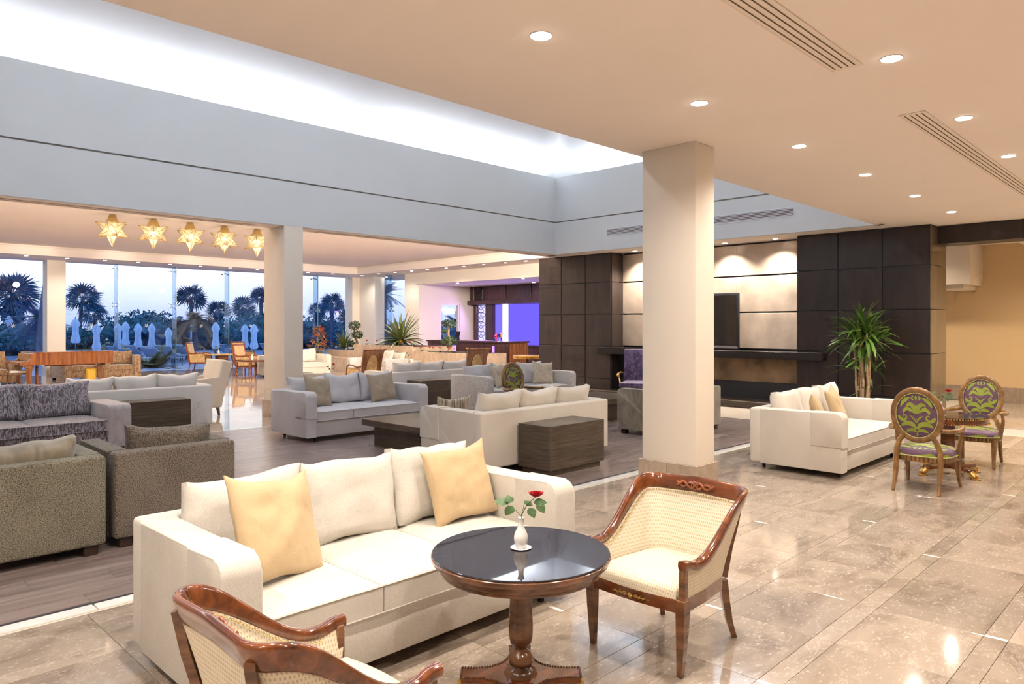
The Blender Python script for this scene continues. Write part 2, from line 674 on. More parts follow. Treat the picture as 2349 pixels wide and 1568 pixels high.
GREEN = plain('lime_satin', (0.27, 0.33, 0.04), rough=0.42, var=0.15, vscale=8)
GREEN2 = plain('pale_green_cord', (0.52, 0.56, 0.22), rough=0.6)
GOLDDAM = velvet('gold_damask', (0.50, 0.30, 0.10), (0.70, 0.47, 0.22), (16, 16, 16), 0.47, 0.53, 0.55)
DOTUV = dotted('cream_dash_cloth', (0.74, 0.67, 0.54), (0.54, 0.43, 0.27), 72, 52)
DOTXY = dotted('cream_dash_seat_cloth', (0.70, 0.63, 0.50), (0.54, 0.43, 0.28), 72, 52)
MAHOG = wood('polished_mahogany', (0.055, 0.012, 0.004), (0.27, 0.075, 0.018), 0.16, 0.9, (3, 14, 14))
WALNUT = wood('walnut', (0.045, 0.018, 0.008), (0.30, 0.12, 0.045), 0.25, 0.6, (3, 3, 14), rot=(0, 0, 0))
WALNUTH = wood('walnut_rim', (0.05, 0.02, 0.009), (0.28, 0.11, 0.045), 0.22, 0.7, (6, 6, 30))
OAKG = wood('honey_distressed_wood', (0.10, 0.045, 0.012), (0.42, 0.22, 0.07), 0.35, 0.3, (9, 9, 6))
DARKOAK = wood('grey_brown_oak', (0.040, 0.028, 0.019), (0.15, 0.11, 0.075), 0.38, 0.1, (2, 2, 45))
PIANOW = wood('piano_veneer', (0.14, 0.035, 0.010), (0.40, 0.15, 0.045), 0.15, 0.9, (14, 14, 1.2))
BERGW = wood('cherry_wood', (0.16, 0.03, 0.008), (0.38, 0.11, 0.03), 0.25, 0.6, (8, 8, 8))
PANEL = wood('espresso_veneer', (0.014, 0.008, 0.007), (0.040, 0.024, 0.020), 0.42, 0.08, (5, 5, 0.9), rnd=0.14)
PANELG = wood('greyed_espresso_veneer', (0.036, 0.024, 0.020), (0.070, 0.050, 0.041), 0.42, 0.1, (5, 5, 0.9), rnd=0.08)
PANELL = wood('bronze_veneer', (0.15, 0.11, 0.065), (0.26, 0.195, 0.125), 0.3, 0.3, (7, 7, 0.6), rnd=0.08)
BRONZE = plain('bronze_metal_sheet', (0.56, 0.45, 0.35), rough=0.45, metal=0.2, var=0.22, vscale=2.2, bump=0.1, bscale=8, rnd=0.08)
BRONZED = plain('aged_bronze_sheet', (0.28, 0.18, 0.10), rough=0.45, metal=0.35, var=0.4, vscale=2.5)
BARW = wood('plum_stained_veneer', (0.04, 0.014, 0.016), (0.12, 0.045, 0.045), 0.3, 0.2, (6, 6, 0.7), rnd=0.1)
PLANK = wood('grey_oak_plank', (0.165, 0.125, 0.115), (0.36, 0.285, 0.26), 0.28, 0.15, (1.4, 16, 16), rnd=0.13, world=True, bump=0.03)
STONE = marble('beige_marble', (0.37, 0.30, 0.24), (0.235, 0.18, 0.142), (0.66, 0.58, 0.50), 0.08, 1.0, 0.13, 0.6)
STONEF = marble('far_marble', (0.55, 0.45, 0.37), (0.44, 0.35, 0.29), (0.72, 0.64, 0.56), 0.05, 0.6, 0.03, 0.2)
PLINTH = marble('plinth_marble', (0.42, 0.32, 0.24), (0.34, 0.26, 0.2), (0.62, 0.52, 0.42), 0.25, 2.0, 0.06, 0.4)
TRAV = marble('travertine', (0.62, 0.47, 0.33), (0.44, 0.31, 0.2), (0.8, 0.68, 0.52), 0.35, 3.0, 0.1, 0.4)
WHITEM = marble('white_marble', (0.82, 0.80, 0.77), (0.72, 0.70, 0.68), (0.9, 0.9, 0.9), 0.08, 1.5, 0.02, 0.2)
PAINT = plain('beige_ceiling_paint', (0.94, 0.84, 0.755), rough=0.85, var=0.012, vscale=1.2)
PAINTW = plain('ivory_wall_paint', (0.84, 0.76, 0.66), rough=0.85, var=0.012, vscale=1.2)
PAINTG = plain('cool_white_paint', (0.71, 0.745, 0.775), rough=0.85, var=0.02, vscale=0.8)
PAINTC = plain('white_dome_paint', (0.82, 0.84, 0.88), rough=0.9, var=0.04, vscale=0.7)
TAN = plain('tan_wall_paint', (0.76, 0.55, 0.31), rough=0.85, var=0.03, vscale=0.7)
GROOVE = plain('shadow_gap', (0.34, 0.31, 0.26), rough=0.8)
GROUT = plain('grout', (0.62, 0.55, 0.46), rough=0.6)
GROUTD = plain('dark_gap', (0.03, 0.03, 0.035), rough=0.5)
BLACK = plain('black_metal', (0.012, 0.012, 0.013), rough=0.35)
SLATE = plain('black_shelf', (0.02, 0.016, 0.014), rough=0.3, var=0.3, vscale=4)
DARKLEG = plain('dark_wood_foot', (0.035, 0.018, 0.012), rough=0.4)
FOOT = wood('brown_tapered_leg', (0.10, 0.045, 0.02), (0.22, 0.11, 0.05), 0.35, 0.2)
YELB = plain('yellow_cloth', (0.70, 0.42, 0.05), rough=0.8)
RUG = fabric('beige_rug', (0.50, 0.42, 0.33), (0.40, 0.33, 0.26), 60)
GOLD = plain('antique_gold', (0.75, 0.47, 0.14), rough=0.28, metal=0.9, var=0.25, vscale=20)
BRASS = plain('brass', (0.72, 0.52, 0.22), rough=0.25, metal=1.0)
GILT = plain('gilded_wood', (0.62, 0.36, 0.06), rough=0.35, metal=0.6, var=0.35, vscale=15)
STEEL = plain('brushed_steel', (0.45, 0.46, 0.48), rough=0.25, metal=1.0)
PORC = plain('white_porcelain', (0.88, 0.87, 0.85), rough=0.1, coat=0.5)
PAPER = plain('paper_doily', (0.9, 0.9, 0.9), rough=0.8)
PLASTIC = plain('white_plastic', (0.8, 0.8, 0.78), rough=0.4)
GRILLE = plain('grille_beige', (0.88, 0.77, 0.67), rough=0.6)
GRILLEW = plain('grille_white', (0.80, 0.83, 0.90), rough=0.5)
SLOTD = plain('slot_dark', (0.13, 0.085, 0.045), rough=0.8)
TABGL = plain('black_glass', (0.022, 0.016, 0.020), rough=0.02, spec=0.8, coat=0.0)
SCREEN = plain('tv_screen', (0.012, 0.008, 0.006), rough=0.06, spec=0.8)
TVFR = plain('tv_frame', (0.035, 0.035, 0.04), rough=0.25)
LEAF = plain('leaf_green', (0.12, 0.25, 0.035), rough=0.4, var=0.3, vscale=4, rnd=0.3)
LEAFD = plain('deep_leaf_green', (0.045, 0.085, 0.028), rough=0.4, var=0.3, vscale=4, rnd=0.3)
LEAFO = plain('olive_leaf', (0.13, 0.16, 0.045), rough=0.35, var=0.25, vscale=3, rnd=0.25)
ROSEL = plain('rose_leaf', (0.07, 0.14, 0.05), rough=0.45, var=0.3, vscale=40)
ROSE = plain('red_petal', (0.45, 0.008, 0.02), rough=0.5, var=0.35, vscale=50)
CROT1 = plain('croton_red_leaf', (0.72, 0.20, 0.09), rough=0.35, var=0.4, vscale=14, rnd=0.3)
CROT2 = plain('croton_yellow_leaf', (0.60, 0.30, 0.03), rough=0.35, var=0.45, vscale=14, rnd=0.3)
CANE = plain('cane_bark', (0.48, 0.33, 0.19), rough=0.8, var=0.35, vscale=20, bump=0.5, bscale=40)
BARK = plain('brown_bark', (0.20, 0.13, 0.09), rough=0.9, var=0.3, vscale=12, bump=0.5, bscale=30)
SOIL = plain('soil', (0.05, 0.035, 0.025), rough=0.95)
REDF = plain('red_bract', (0.65, 0.03, 0.03), rough=0.4)
YELF = plain('yellow_bract', (0.8, 0.5, 0.03), rough=0.4)
LENS = emis('lamp_lens', (1.0, 0.92, 0.80), 30)
COVE = emis('cove_strip', (0.86, 0.94, 1.0), 9)
BULB = emis('star_bulb', (1.0, 0.86, 0.6), 12)
GLASS = glass_mat('clear_glass', (0.97, 0.985, 1.0), 1.2)
FINM = glass_mat('fin_glass', (0.68, 0.80, 0.90), 1.6)
FINE = plain('green_glass_edge', (0.10, 0.28, 0.34), rough=0.2, spec=0.8)
# outdoor: blue dusk light is mixed into palm, hedge, deck and parasol colours
OPALM = plain('palm_leaf_dusk_tint', (0.010, 0.10, 0.27), rough=0.7, var=0.3, vscale=1.5)
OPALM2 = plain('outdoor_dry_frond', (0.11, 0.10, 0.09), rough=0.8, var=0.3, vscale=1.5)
OHEDGE = plain('foliage_dusk_tint', (0.006, 0.10, 0.20), rough=0.8, var=0.35, vscale=1.5)
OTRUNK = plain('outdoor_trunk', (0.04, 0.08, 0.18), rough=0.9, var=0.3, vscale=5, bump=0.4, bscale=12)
ODECK = plain('deck_stone_dusk_tint', (0.12, 0.25, 0.55), rough=0.3, var=0.25, vscale=0.4)
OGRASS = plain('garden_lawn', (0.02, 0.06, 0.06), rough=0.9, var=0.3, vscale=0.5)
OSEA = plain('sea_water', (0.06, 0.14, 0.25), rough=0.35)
OPAR = plain('parasol_canvas_dusk_tint', (0.34, 0.56, 0.95), rough=0.9, var=0.15, vscale=4)
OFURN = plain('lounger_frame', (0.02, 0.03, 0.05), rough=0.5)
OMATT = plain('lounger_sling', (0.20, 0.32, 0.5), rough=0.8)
CYCAD = plain('cycad_frond', (0.06, 0.10, 0.05), rough=0.5, var=0.3, vscale=4)

# ================================================================== STRUCTURE
ZC = 3.65      # low ceiling
YE = 4.66      # near edge of the raised well
YB0, YB1 = 12.58, 13.16   # far beam
XR = 14.4      # right wall of the well
ZT = 5.66      # cove lip
XP = 15.0      # panelled wall face
YG = 29.8      # window wall
ZS = 4.08      # far soffit
XG = 19.6      # right side of the far hall
XW0 = -5.0     # west wall


def struct(name, bm, m, ang=0, parent=None):
    o = mk(name, bm, m, parent, ang)
    if parent is None:
        o['kind'] = 'structure'
    return o


# --- floor slab and pieces
b = B()
box(b, XW0, 24, -5, 30.2, -0.25, -0.012)
floor = struct('floor', b, GROUT)


def piece_mesh(name, lx, ly, h, mat, bev=0.0012):
    b = B()
    rbox(b, 0, lx, 0, ly, -h, 0, bev, 1)
    o = mk(name, b, mat, None, 0)
    me = o.data
    bpy.data.objects.remove(o)
    return me


PX, PY, GAP = 0.695, 0.68, 0.0022
big = piece_mesh('floor_tile', PX - GAP, 0.565 - GAP, 0.012, STONE)
nar = piece_mesh('narrow_tile', PX - GAP, 0.115 - GAP, 0.012, STONE)
inl = piece_mesh('white_inlay', 0.026, 0.115 - GAP, 0.012, WHITEM, 0.0005)
X0, Y0 = 6.185 - 9 * PX, 1.535 - 9 * PY
inlays = []
for r in range(-6, 6):
    yj = 1.535 + PY * r
    base = {0: 6.185, 2: 6.17, -2: 6.185, 1: 4.105, -1: 4.807, 3: 4.8}.get(r, 6.185 if r % 2 == 0 else 4.807)
    for k in range(-3, 6):
        inlays.append((base + k * 4 * PX, yj))
inl_pts = [(x, y) for x, y in inlays if 0.2 < x < 13 and -2 < y < 4.9]


def vis(x, y):
    d = x * 0.7125 + y * 0.7017
    if d < 1.2:
        return False
    s = (x * 0.7017 - y * 0.7125) / d
    return abs(s) < 0.80


def put(me, name, loc, rot=None):
    o = bpy.data.objects.new(name, me)
    C.objects.link(o)
    o.parent = floor
    o.location = loc
    if rot:
        o.rotation_euler = rot
    return o


rest = B()
nb = nn = 0
cells = []
for r in range(-10, 5):
    yj = 1.535 + PY * r
    for c in range(-9, 20):
        cells.append((X0 + c * PX + 0.0, yj, r, c))
cells.sort(key=lambda q: q[0] ** 2 + q[1] ** 2)
for x, y, r, c in cells:
    if y + 0.115 < 4.95 and x < 15:
        ytop = min(y + PY, 4.985)
        ly = ytop - y - 0.115
        if vis(x + 0.35, y + 0.35) and nb < 190 and ly > 0.5:
            put(big, 'floor_tile', (x + GAP / 2, y + 0.115 + GAP / 2, 0))
            nb += 1
        else:
            box(rest, x + GAP / 2, x + PX - GAP / 2, y + 0.115 + GAP / 2, ytop - GAP / 2, -0.012, 0)
        if vis(x + 0.35, y) and nn < 100:
            put(nar, 'narrow_tile', (x + GAP / 2, y + GAP / 2, 0))
            nn += 1
        else:
            box(rest, x + GAP / 2, x + PX - GAP / 2, y + GAP / 2, y + 0.115 - GAP / 2, -0.012, 0)
# east part past x=15 (corridor) and far hall
for r in range(-10, 4):
    for c in range(0, 8):
        x = 14.85 + 0.02 + c * PX
        y = 1.535 + PY * r
        box(rest, x + GAP / 2, x + PX - GAP / 2, y + GAP / 2, y + PY - GAP / 2, -0.012, 0)
xx = XW0
while xx < XG + 3:
    yy = 12.03
    while yy < YG:
        box(rest, xx + 0.0015, xx + 1.0 - 0.0015, yy + 0.0015, min(yy + 1.0, YG + .4) - 0.0015, -0.012, -0.0006)
        yy += 1.0
    xx += 1.0
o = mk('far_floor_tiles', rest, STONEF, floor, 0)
o['kind'] = 'stuff'
for x, y in inl_pts:
    put(inl, 'white_inlay', (x - 0.013, y + GAP / 2, 0.0006))
# white marble border strip with dark expansion gap
me = piece_mesh('border_strip', 1.19, 0.098, 0.012, WHITEM)
for k in range(-3, 13):
    put(me, 'border_strip', (-1.0 + k * 1.2, 4.988, 0.0005))
b = B()
box(b, XW0, 15, 5.088, 5.128, -0.012, -0.004)
mk('expansion_gap', b, GROUTD, floor, 0)
b = B()
box(b, XW0, 15, 11.95, 12.028, -0.012, 0.0008)
mk('threshold_strip', b, WHITEM, floor, 0)
# timber planks
pm = [piece_mesh('plank', L - 0.002, 0.188, 0.012, PLANK, 0.001) for L in (1.2,)]
row = 0
np_ = 0
rb = B()
y = 5.13
while y < 11.94:
    x = -1.0 - (row * 0.47) % 1.2
    while x < 15.4:
        hide = not vis(x + 0.6, y)
        if not hide and np_ < 290 and (x > 1.0):
            put(pm[0], 'plank', (x, y, 0))
            np_ += 1
        else:
            box(rb, x, x + 1.198, y, y + 0.188, -0.012, 0)
        x += 1.2
    y += 0.19
    row += 1
o = mk('distant_planks', rb, PLANK, floor, 0)
o['kind'] = 'stuff'

# --- ceilings
b = B()
box(b, XW0, 24, -5, YE, ZC, ZC + 0.25)               # near low ceiling
ceil_near = struct('ceiling', b, PAINT)
b = B()
box(b, XR + 0.14, 18.0, YE, YB1, ZC, ZC + 0.12)              # soffit above the panelled wall
struct('ceiling', b, PAINT)
b = B()
box(b, XW0, XR + 0.3, YB0 + 0.14, YB1, ZC, ZC + 0.85)              # far beam, warm underside
struct('ceiling', b, PAINT)
# far hall ceiling: soffit ring, fascia, tray
b = B()
box(b, XW0, 22, 27.65, YG + 0.2, ZS, ZS + 0.5)
box(b, 18.2, 22, YB1, 27.65, ZS, ZS + 0.5)
struct('ceiling', b, PAINT)
b = B()
box(b, XW0, 18.2, YB1 - 0.1, 27.65, 4.40, 4.55)
struct('ceiling', b, PAINT)
b = B()
box(b, XW0, 18.2, 27.60, 27.65, ZS + 0.26, ZS + 0.275)
box(b, 18.15, 18.2, YB1, 27.6, ZS + 0.26, ZS + 0.275)
struct('trim_1', b, GRILLE)

# --- raised well walls (two bands with shadow gap)


def well_wall(name, ax, a0, a1, pos, th, inward):
    """ax 'x': wall runs along x at y=pos; ax 'y': runs along y at x=pos"""
    b = B()
    for z0, z1 in ((ZC if inward < 0 else ZC + 0.25, 4.478), (4.508, ZT)):
        if ax == 'x':
            box(b, a0, a1, min(pos, pos + th), max(pos, pos + th), z0, z1)
        else:
            box(b, min(pos, pos + th), max(pos, pos + th), a0, a1, z0, z1)
    o = struct(name, b, PAINTG)
    b = B()
    s = 0.035 if th > 0 else -0.035
    if ax == 'x':
        box(b, a0, a1, min(pos + s, pos + th), max(pos + s, pos + th), 4.478, 4.508)
    else:
        box(b, min(pos + s, pos + th), max(pos + s, pos + th), a0, a1, 4.478, 4.508)
    mk('shadow_gap', b, GROOVE, o, 0)
    return o


well_wall('wall_far', 'x', XW0, XR + 0.14, YB0, 0.14, -1)
well_wall('wall_right', 'y', YE - 0.14, YB0, XR, 0.14, -1)
well_wall('wall_near', 'x', XW0, XR + 0.14, YE, -0.14, 1)
# hipped ceiling over the well
b = B()
ox0, ox1, oy0, oy1 = XW0 - 1, XR + 0.95, YE - 0.95, YB0 + 0.95
zb = 5.72
ym = (oy0 + oy1) / 2
hw = (oy1 - oy0) / 2
zt = zb + hw * math.tan(rad(24))
cz = [(ox0, oy0, zb), (ox1, oy0, zb), (ox1, oy1, zb), (ox0, oy1, zb)]
ra, rbb = (ox0 + hw, ym, zt), (ox1 - hw, ym, zt)
quad(b, cz[0], cz[1], rbb, ra)
quad(b, cz[3], cz[2], rbb, ra)
b.faces.new([b.verts.new(p) for p in (cz[1], cz[2], rbb)])
b.faces.new([b.verts.new(p) for p in (cz[0], cz[3], ra)])
for i in range(4):
    a, c = cz[i], cz[(i + 1) % 4]
    quad(b, (a[0], a[1], 5.3), (c[0], c[1], 5.3), c, a)
bmesh.ops.remove_doubles(b, verts=b.verts, dist=1e-5)
struct('ceiling', b, PAINTC)
# shelf of the cove
b = B()
box(b, ox0, ox1, YB0 + 0.14, oy1 + .1, 5.30, 5.42)
box(b, ox0, ox1, oy0 - .1, YE - 0.14, 5.30, 5.42)
box(b, XR + 0.14, ox1 + .1, YE - 0.14, YB0 + 0.14, 5.30, 5.42)
struct('trim_2', b, PAINTC)
# cove strips (lamps of the room) with gap at x=8.3 as in the photo
for x0, x1 in ((-4.5, 2.9), (3.1, 8.0), (8.6, 14.2)):
    area((x0 + x1) / 2, YB0 + 0.40, 5.46, x1 - x0, 0.2, COVE_W * (x1 - x0), COVE_C, (pi, 0, 0))
    area((x0 + x1) / 2, YE - 0.40, 5.46, x1 - x0, 0.2, COVE_W * (x1 - x0), COVE_C, (pi, 0, 0))
area(XR + 0.40, 8.6, 5.46, 0.2, 6.6, COVE_W * 6.6, COVE_C, (pi, 0, 0))

area(5.0, (YE + YB0) / 2, zt - 0.15, 17.0, 1.0, 500, (0.82, 0.90, 1.0), (0, 0, 0), 'well_fill')  # cool fill added under the ridge to brighten the well; no real opening

# --- columns with stone plinths


def column(x0, x1, y0, y1, z1, mat=PAINTW, pl=0.32, name='column'):
    b = B()
    rbox(b, x0, x1, y0, y1, 0, z1, 0.006, 2)
    o = struct(name, b, mat, 30)
    if pl:
        e = 0.032
        ym_ = (y0 + y1) / 2
        for a0, a1, c0, c1 in ((x0 - e, x0, y0 - e, ym_ - .001), (x0 - e, x0, ym_ + .001, y1 + e), (x0 - e + .033, x1 + e - .033, y0 - e, y0), (x1, x1 + e, y0 - e, y1 + e)):
            b = B()
            rbox(b, a0, a1, c0, c1, 0, pl, 0.003, 1)
            mk('stone_plinth', b, PLINTH, o, 0)
    return o


column(6.60, 6.98, 3.86, 4.51, ZC)
column(6.68, 7.07, 12.585, 13.38, 4.42)
column(-1.6, -1.2, 12.585, 13.38, 4.42)
column(6.62, 7.19, 29.35, 29.95, ZS + .1)
# corner pillar and window pillars of the far hall
b = B()
box(b, 19.15, 20.1, 29.5, 30.1, 0, ZS + .1)
box(b, 19.55, 20.1, 28.25, 29.5, 0, ZS + .1)
struct('column', b, PAINTW)
b = B()
box(b, XG, 20.2, 25.25, 26.0, 0, ZS + .1)
struct('column', b, PAINTW)
# far hall header above bar niche, bar ceiling and walls
b = B()
box(b, XG, XG + 0.3, 12.0, 25.25, 3.58, ZS + .1)
box(b, XG + 0.3, 23.6, 12.0, 25.05, 3.58, 3.75)
struct('wall_bar_header', b, PAINTW)
b = B()   # wall facing the camera left of the bar, with a window opening x 20.87..21.98, z ..2.77
box(b, XG, 20.87, 25.0, 25.25, 0, 3.6)
box(b, 21.98, 23.6, 25.0, 25.25, 0, 3.6)
box(b, 20.87, 21.98, 25.0, 25.25, 2.77, 3.6)
struct('wall_bar_left', b, PAINTW)
b = B()
box(b, 23.2, 23.5, 12, 25.2, 0, 3.7)
struct('wall_bar_back', b, PAINTW)
# outer walls not seen directly, closing the lobby
b = B()
box(b, XW0 - .2, XW0, -5, 31, 0, 6)
struct('wall_west', b, PAINTW)
b = B()
box(b, XW0, 24, -5.2, -5, 0, 4)
struct('wall_back', b, PAINTW)
b = B()
box(b, 16.02, 19.8, 12.9, 13.1, 0, 4.2)
struct('wall_divider', b, PAINTW)
# tan wall at the end of the corridor with skirting tiles, bulkhead and step
b = B()
box(b, 19.8, 20.0, -5, 13, 0, ZC)
tanw = struct('wall_corridor', b, TAN)
for k in range(14):
    b = B()
    rbox(b, 19.775, 19.8, -4.8 + k * 0.9, -4.8 + k * 0.9 + 0.897, 0, 0.35, 0.002, 1)
    mk('skirting_tile', b, PLINTH, tanw, 0)
b = B()
rbox(b, 18.6, 19.8, 4.02, 9, 2.70, ZC, 0.02, 2)
rbox(b, 18.75, 19.8, 4.17, 9, 2.60, 2.70, 0.01, 1)
struct('trim_3', b, PAINTW, 30)
b = B()
box(b, 15.9, 19.8, -5, 3.2, 3.575, 3.65)
struct('trim_4', b, PAINTW, 30)

# --- panelled feature wall
wallp = empty('wall_panelled')
wallp['kind'] = 'structure'
b = B()
box(b, XP + 0.02, XP + 0.5, 11.22, 13.72, 0, ZC)
box(b, XP + 0.02, XP + 1.0, 3.89, 6.38, 0, ZC)
box(b, XP + 0.56, XP + 1.0, 6.38, 11.22, 0, ZC)
mk('backing', b, GROUTD, wallp, 0)
ZB = [0.0, 0.40, 1.24, 2.07, 2.90, 3.63]


def panel(x0, x1, y0, y1, z0, z1, mat, lab=None):
    b = B()
    rbox(b, x0, x1, y0, y1, z0, z1, 0.003, 1)
    o = mk('panel', b, mat, wallp, 0)
    if lab:
        o['label'] = lab
    return o


for k in range(3):
    for i in range(5):
        g = 0.010
        y0 = 11.22 + k * 0.832
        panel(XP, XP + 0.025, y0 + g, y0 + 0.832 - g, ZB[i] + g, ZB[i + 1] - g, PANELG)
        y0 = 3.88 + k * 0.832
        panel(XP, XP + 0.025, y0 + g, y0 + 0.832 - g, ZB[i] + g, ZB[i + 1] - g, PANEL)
for i in range(5):
    g = 0.006
    panel(XP + 0.03, XP + 0.56, 11.2, 11.225, ZB[i] + g, ZB[i + 1] - g, PANELG)      # left return
    panel(XP + 0.03, XP + 0.56, 6.375, 6.40, ZB[i] + g, ZB[i + 1] - g, PANEL)
    panel(XP + 0.01, XP + 1.0, 3.865, 3.89, ZB[i] + g, ZB[i + 1] - g, PANELL, 'bronze-toned veneer panel on the side return')
# bronze recess panels (three long bands) and the fireplace bands
for i, (z0, z1) in enumerate(((1.25, 2.06), (2.08, 2.89), (2.91, 3.62))):
    for y0, y1 in ((6.40, 8.0), (8.0, 9.6), (9.6, 11.2)):
        panel(XP + 0.50, XP + 0.56, y0 + .001, y1 - .001, z0 + .008, z1 - .008, BRONZE, 'dull bronze sheet panel behind the television')
b = B()
rbox(b, XP + 0.30, XP + 0.34, 6.40, 10.9, 0.52, 1.06, 0.003, 1)
o = mk('hood', b, BRONZED, wallp, 0)
o['label'] = 'aged bronze fireplace hood below the shelf'
b = B()
box(b, XP + 0.33, XP + 0.56, 6.4, 11.2, 0.0, 1.05)
o = mk('firebox', b, GROUTD, wallp, 0)
b = B()
rbox(b, XP - 0.45, XP + 0.33, 6.38, 11.9, 0.0, 0.14, 0.005, 1)
o = mk('hearth', b, DARKOAK, wallp, 30)
b = B()
rbox(b, XP - 0.15, XP + 0.50, 5.80, 11.55, 1.05, 1.21, 0.004, 1)
o = mk('fireplace_shelf', b, SLATE, None, 30)
tag(o, 'long black floating shelf across the bronze recess, television standing on it', 'shelf')
# dark timber fascia over the corridor opening
for k in range(4):
    b = B()
    y1 = 3.86 - k * 1.36
    rbox(b, 15.42, 16.0, y1 - 1.35, y1, 3.31, 3.64, 0.003, 1)
    o = mk('fascia_panel', b, [PANEL], wallp, 0)

# --- glass walls
FX = [4.6, 8.9, 11.0, 13.12, 15.2, 17.25]


def pane(name, x0, x1, y0, y1, z0, z1, par):
    b = B()
    box(b, x0, x1, y0, y1, z0, z1)
    return mk(name, b, GLASS, par, 0)


def spider(x, y, z, axis, par, up=True):
    b = B()
    d = Vector((1, 0, 0)) if axis == 'x' else Vector((0, 1, 0))
    n = Vector((0, -1, 0)) if axis == 'x' else Vector((-1, 0, 0))
    c = Vector((x, y, z))
    tube(b, [c + n * 0.02, c + n * 0.09], 0.03, 8)
    for sx in (-1, 1):
        for sz in ((-1, 1) if up else (-0.3,)):
            e = c + d * (0.13 * sx) + Vector((0, 0, 0.11 * sz))
            tube(b, [c + n * 0.07, e + n * 0.05], 0.012, 6)
            tube(b, [e + n * 0.0, e + n * 0.07], 0.026, 8)
    return mk('spider_fitting', b, STEEL, par, 40)


def star_decal(x, y, z, par):
    b = B()
    for k in range(6):
        a = k * pi / 3
        p = [(0, 0.008), (0.035, 0.0), (0.095, 0.02), (0.04, 0.02)]
        vs = [b.verts.new((x + cos(a) * px - sin(a) * pz, y, z + sin(a) * px + cos(a) * pz)) for px, pz in p]
        b.faces.new(vs)
    o = mk('star_sticker', b, PAPER, par, 0)
    return o


xs = [1.2, 4.6, 6.62], [7.19, 8.9, 11.0, 13.12, 15.2, 17.25, 19.15]
wi = 0
for seq in xs:
    for i in range(len(seq) - 1):
        wi += 1
        W_ = empty('window_%d' % wi)
        W_['kind'] = 'structure'
        pane('glass_pane', seq[i] + .004, seq[i + 1] - .004, YG, YG + 0.015, 0.04, 2.555, W_)
        pane('glass_pane', seq[i] + .004, seq[i + 1] - .004, YG, YG + 0.015, 2.565, ZS, W_)
        if i > 0:
            xf = seq[i]
            b = B()
            box(b, xf - 0.012, xf + 0.012, YG - 0.40, YG - 0.02, 0.0, ZS)
            mk('glass_fin', b, FINM, W_, 0)
            b = B()
            box(b, xf - 0.014, xf + 0.014, YG - 0.42, YG - 0.40, 0.0, ZS)
            mk('glass_edge', b, FINE, W_, 0)
            spider(xf, YG - 0.02, 2.56, 'x', W_)
            spider(xf, YG - 0.02, ZS - 0.13, 'x', W_, False)
            spider(xf, YG - 0.02, 0.12, 'x', W_, False)
        if i in (0, 1, 2, 3) or wi == 2:
            star_decal((seq[i] + seq[i + 1]) / 2 + 0.1, YG - 0.004, 1.78, W_)
W_ = empty('window_%d' % (wi + 1))
W_['kind'] = 'structure'
pane('glass_pane', XG, XG + .015, 26.0, 26.9, 0.04, 2.555, W_)
pane('glass_pane', XG, XG + .015, 26.9, 28.25, 0.04, 2.555, W_)
pane('glass_pane', XG, XG + .015, 26.0, 26.9, 2.565, ZS, W_)
pane('glass_pane', XG, XG + .015, 26.9, 28.25, 2.565, ZS, W_)
b = B()
box(b, XG - 0.4, XG - 0.02, 26.89, 26.91, 0, ZS)
mk('glass_fin', b, FINM, W_, 0)
spider(XG - 0.02, 26.9, 2.56, 'y', W_)
spider(XG - 0.02, 26.9, ZS - 0.13, 'y', W_, False)
W_ = empty('window_%d' % (wi + 2))
W_['kind'] = 'structure'
pane('glass_pane', 20.90, 21.95, 25.1, 25.11, 0.9, 2.74, W_)
b = B()
for a in ((20.87, 20.92, 0.85, 2.77), (21.93, 21.98, 0.85, 2.77), (20.92, 21.93, 2.72, 2.77), (20.92, 21.93, 0.85, 0.9)):
    box(b, a[0], a[1], 25.05, 25.15, a[2], a[3])
mk('window_frame', b, PLASTIC, W_, 0)

# --- downlights
LR = {}


def downlight(x, y, z, r, label, group, power=0, lr=0.05, **kw):
    key = round(r, 3)
    if key not in LR:
        b = B()
        tube(b, [(r * 1.0 * cos(a), r * 1.0 * sin(a), -0.002) for a in [k * pi / 10 for k in range(20)]], r * 0.05, 6, closed=True)
        ring = mk('trim_ring', b, PLASTIC, None, 40)
        b = B()
        lathe(b, [(r * 0.93, -0.001), (r * 0.86, -0.010), (0.0, -0.012)], 20)
        lens = mk('lens', b, LENS, None, 40)
        LR[key] = (ring.data, lens.data)
        bpy.data.objects.remove(ring)
        bpy.data.objects.remove(lens)
    e = empty('downlight', (x, y, z), 0, label, 'ceiling light', group)
    for nme, me in zip(('trim_ring', 'lens'), LR[key]):
        o = bpy.data.objects.new(nme, me)
        C.objects.link(o)
        o.parent = e
    if power:
        spot(x, y, z - 0.03, power, r=lr, **kw)
    return e


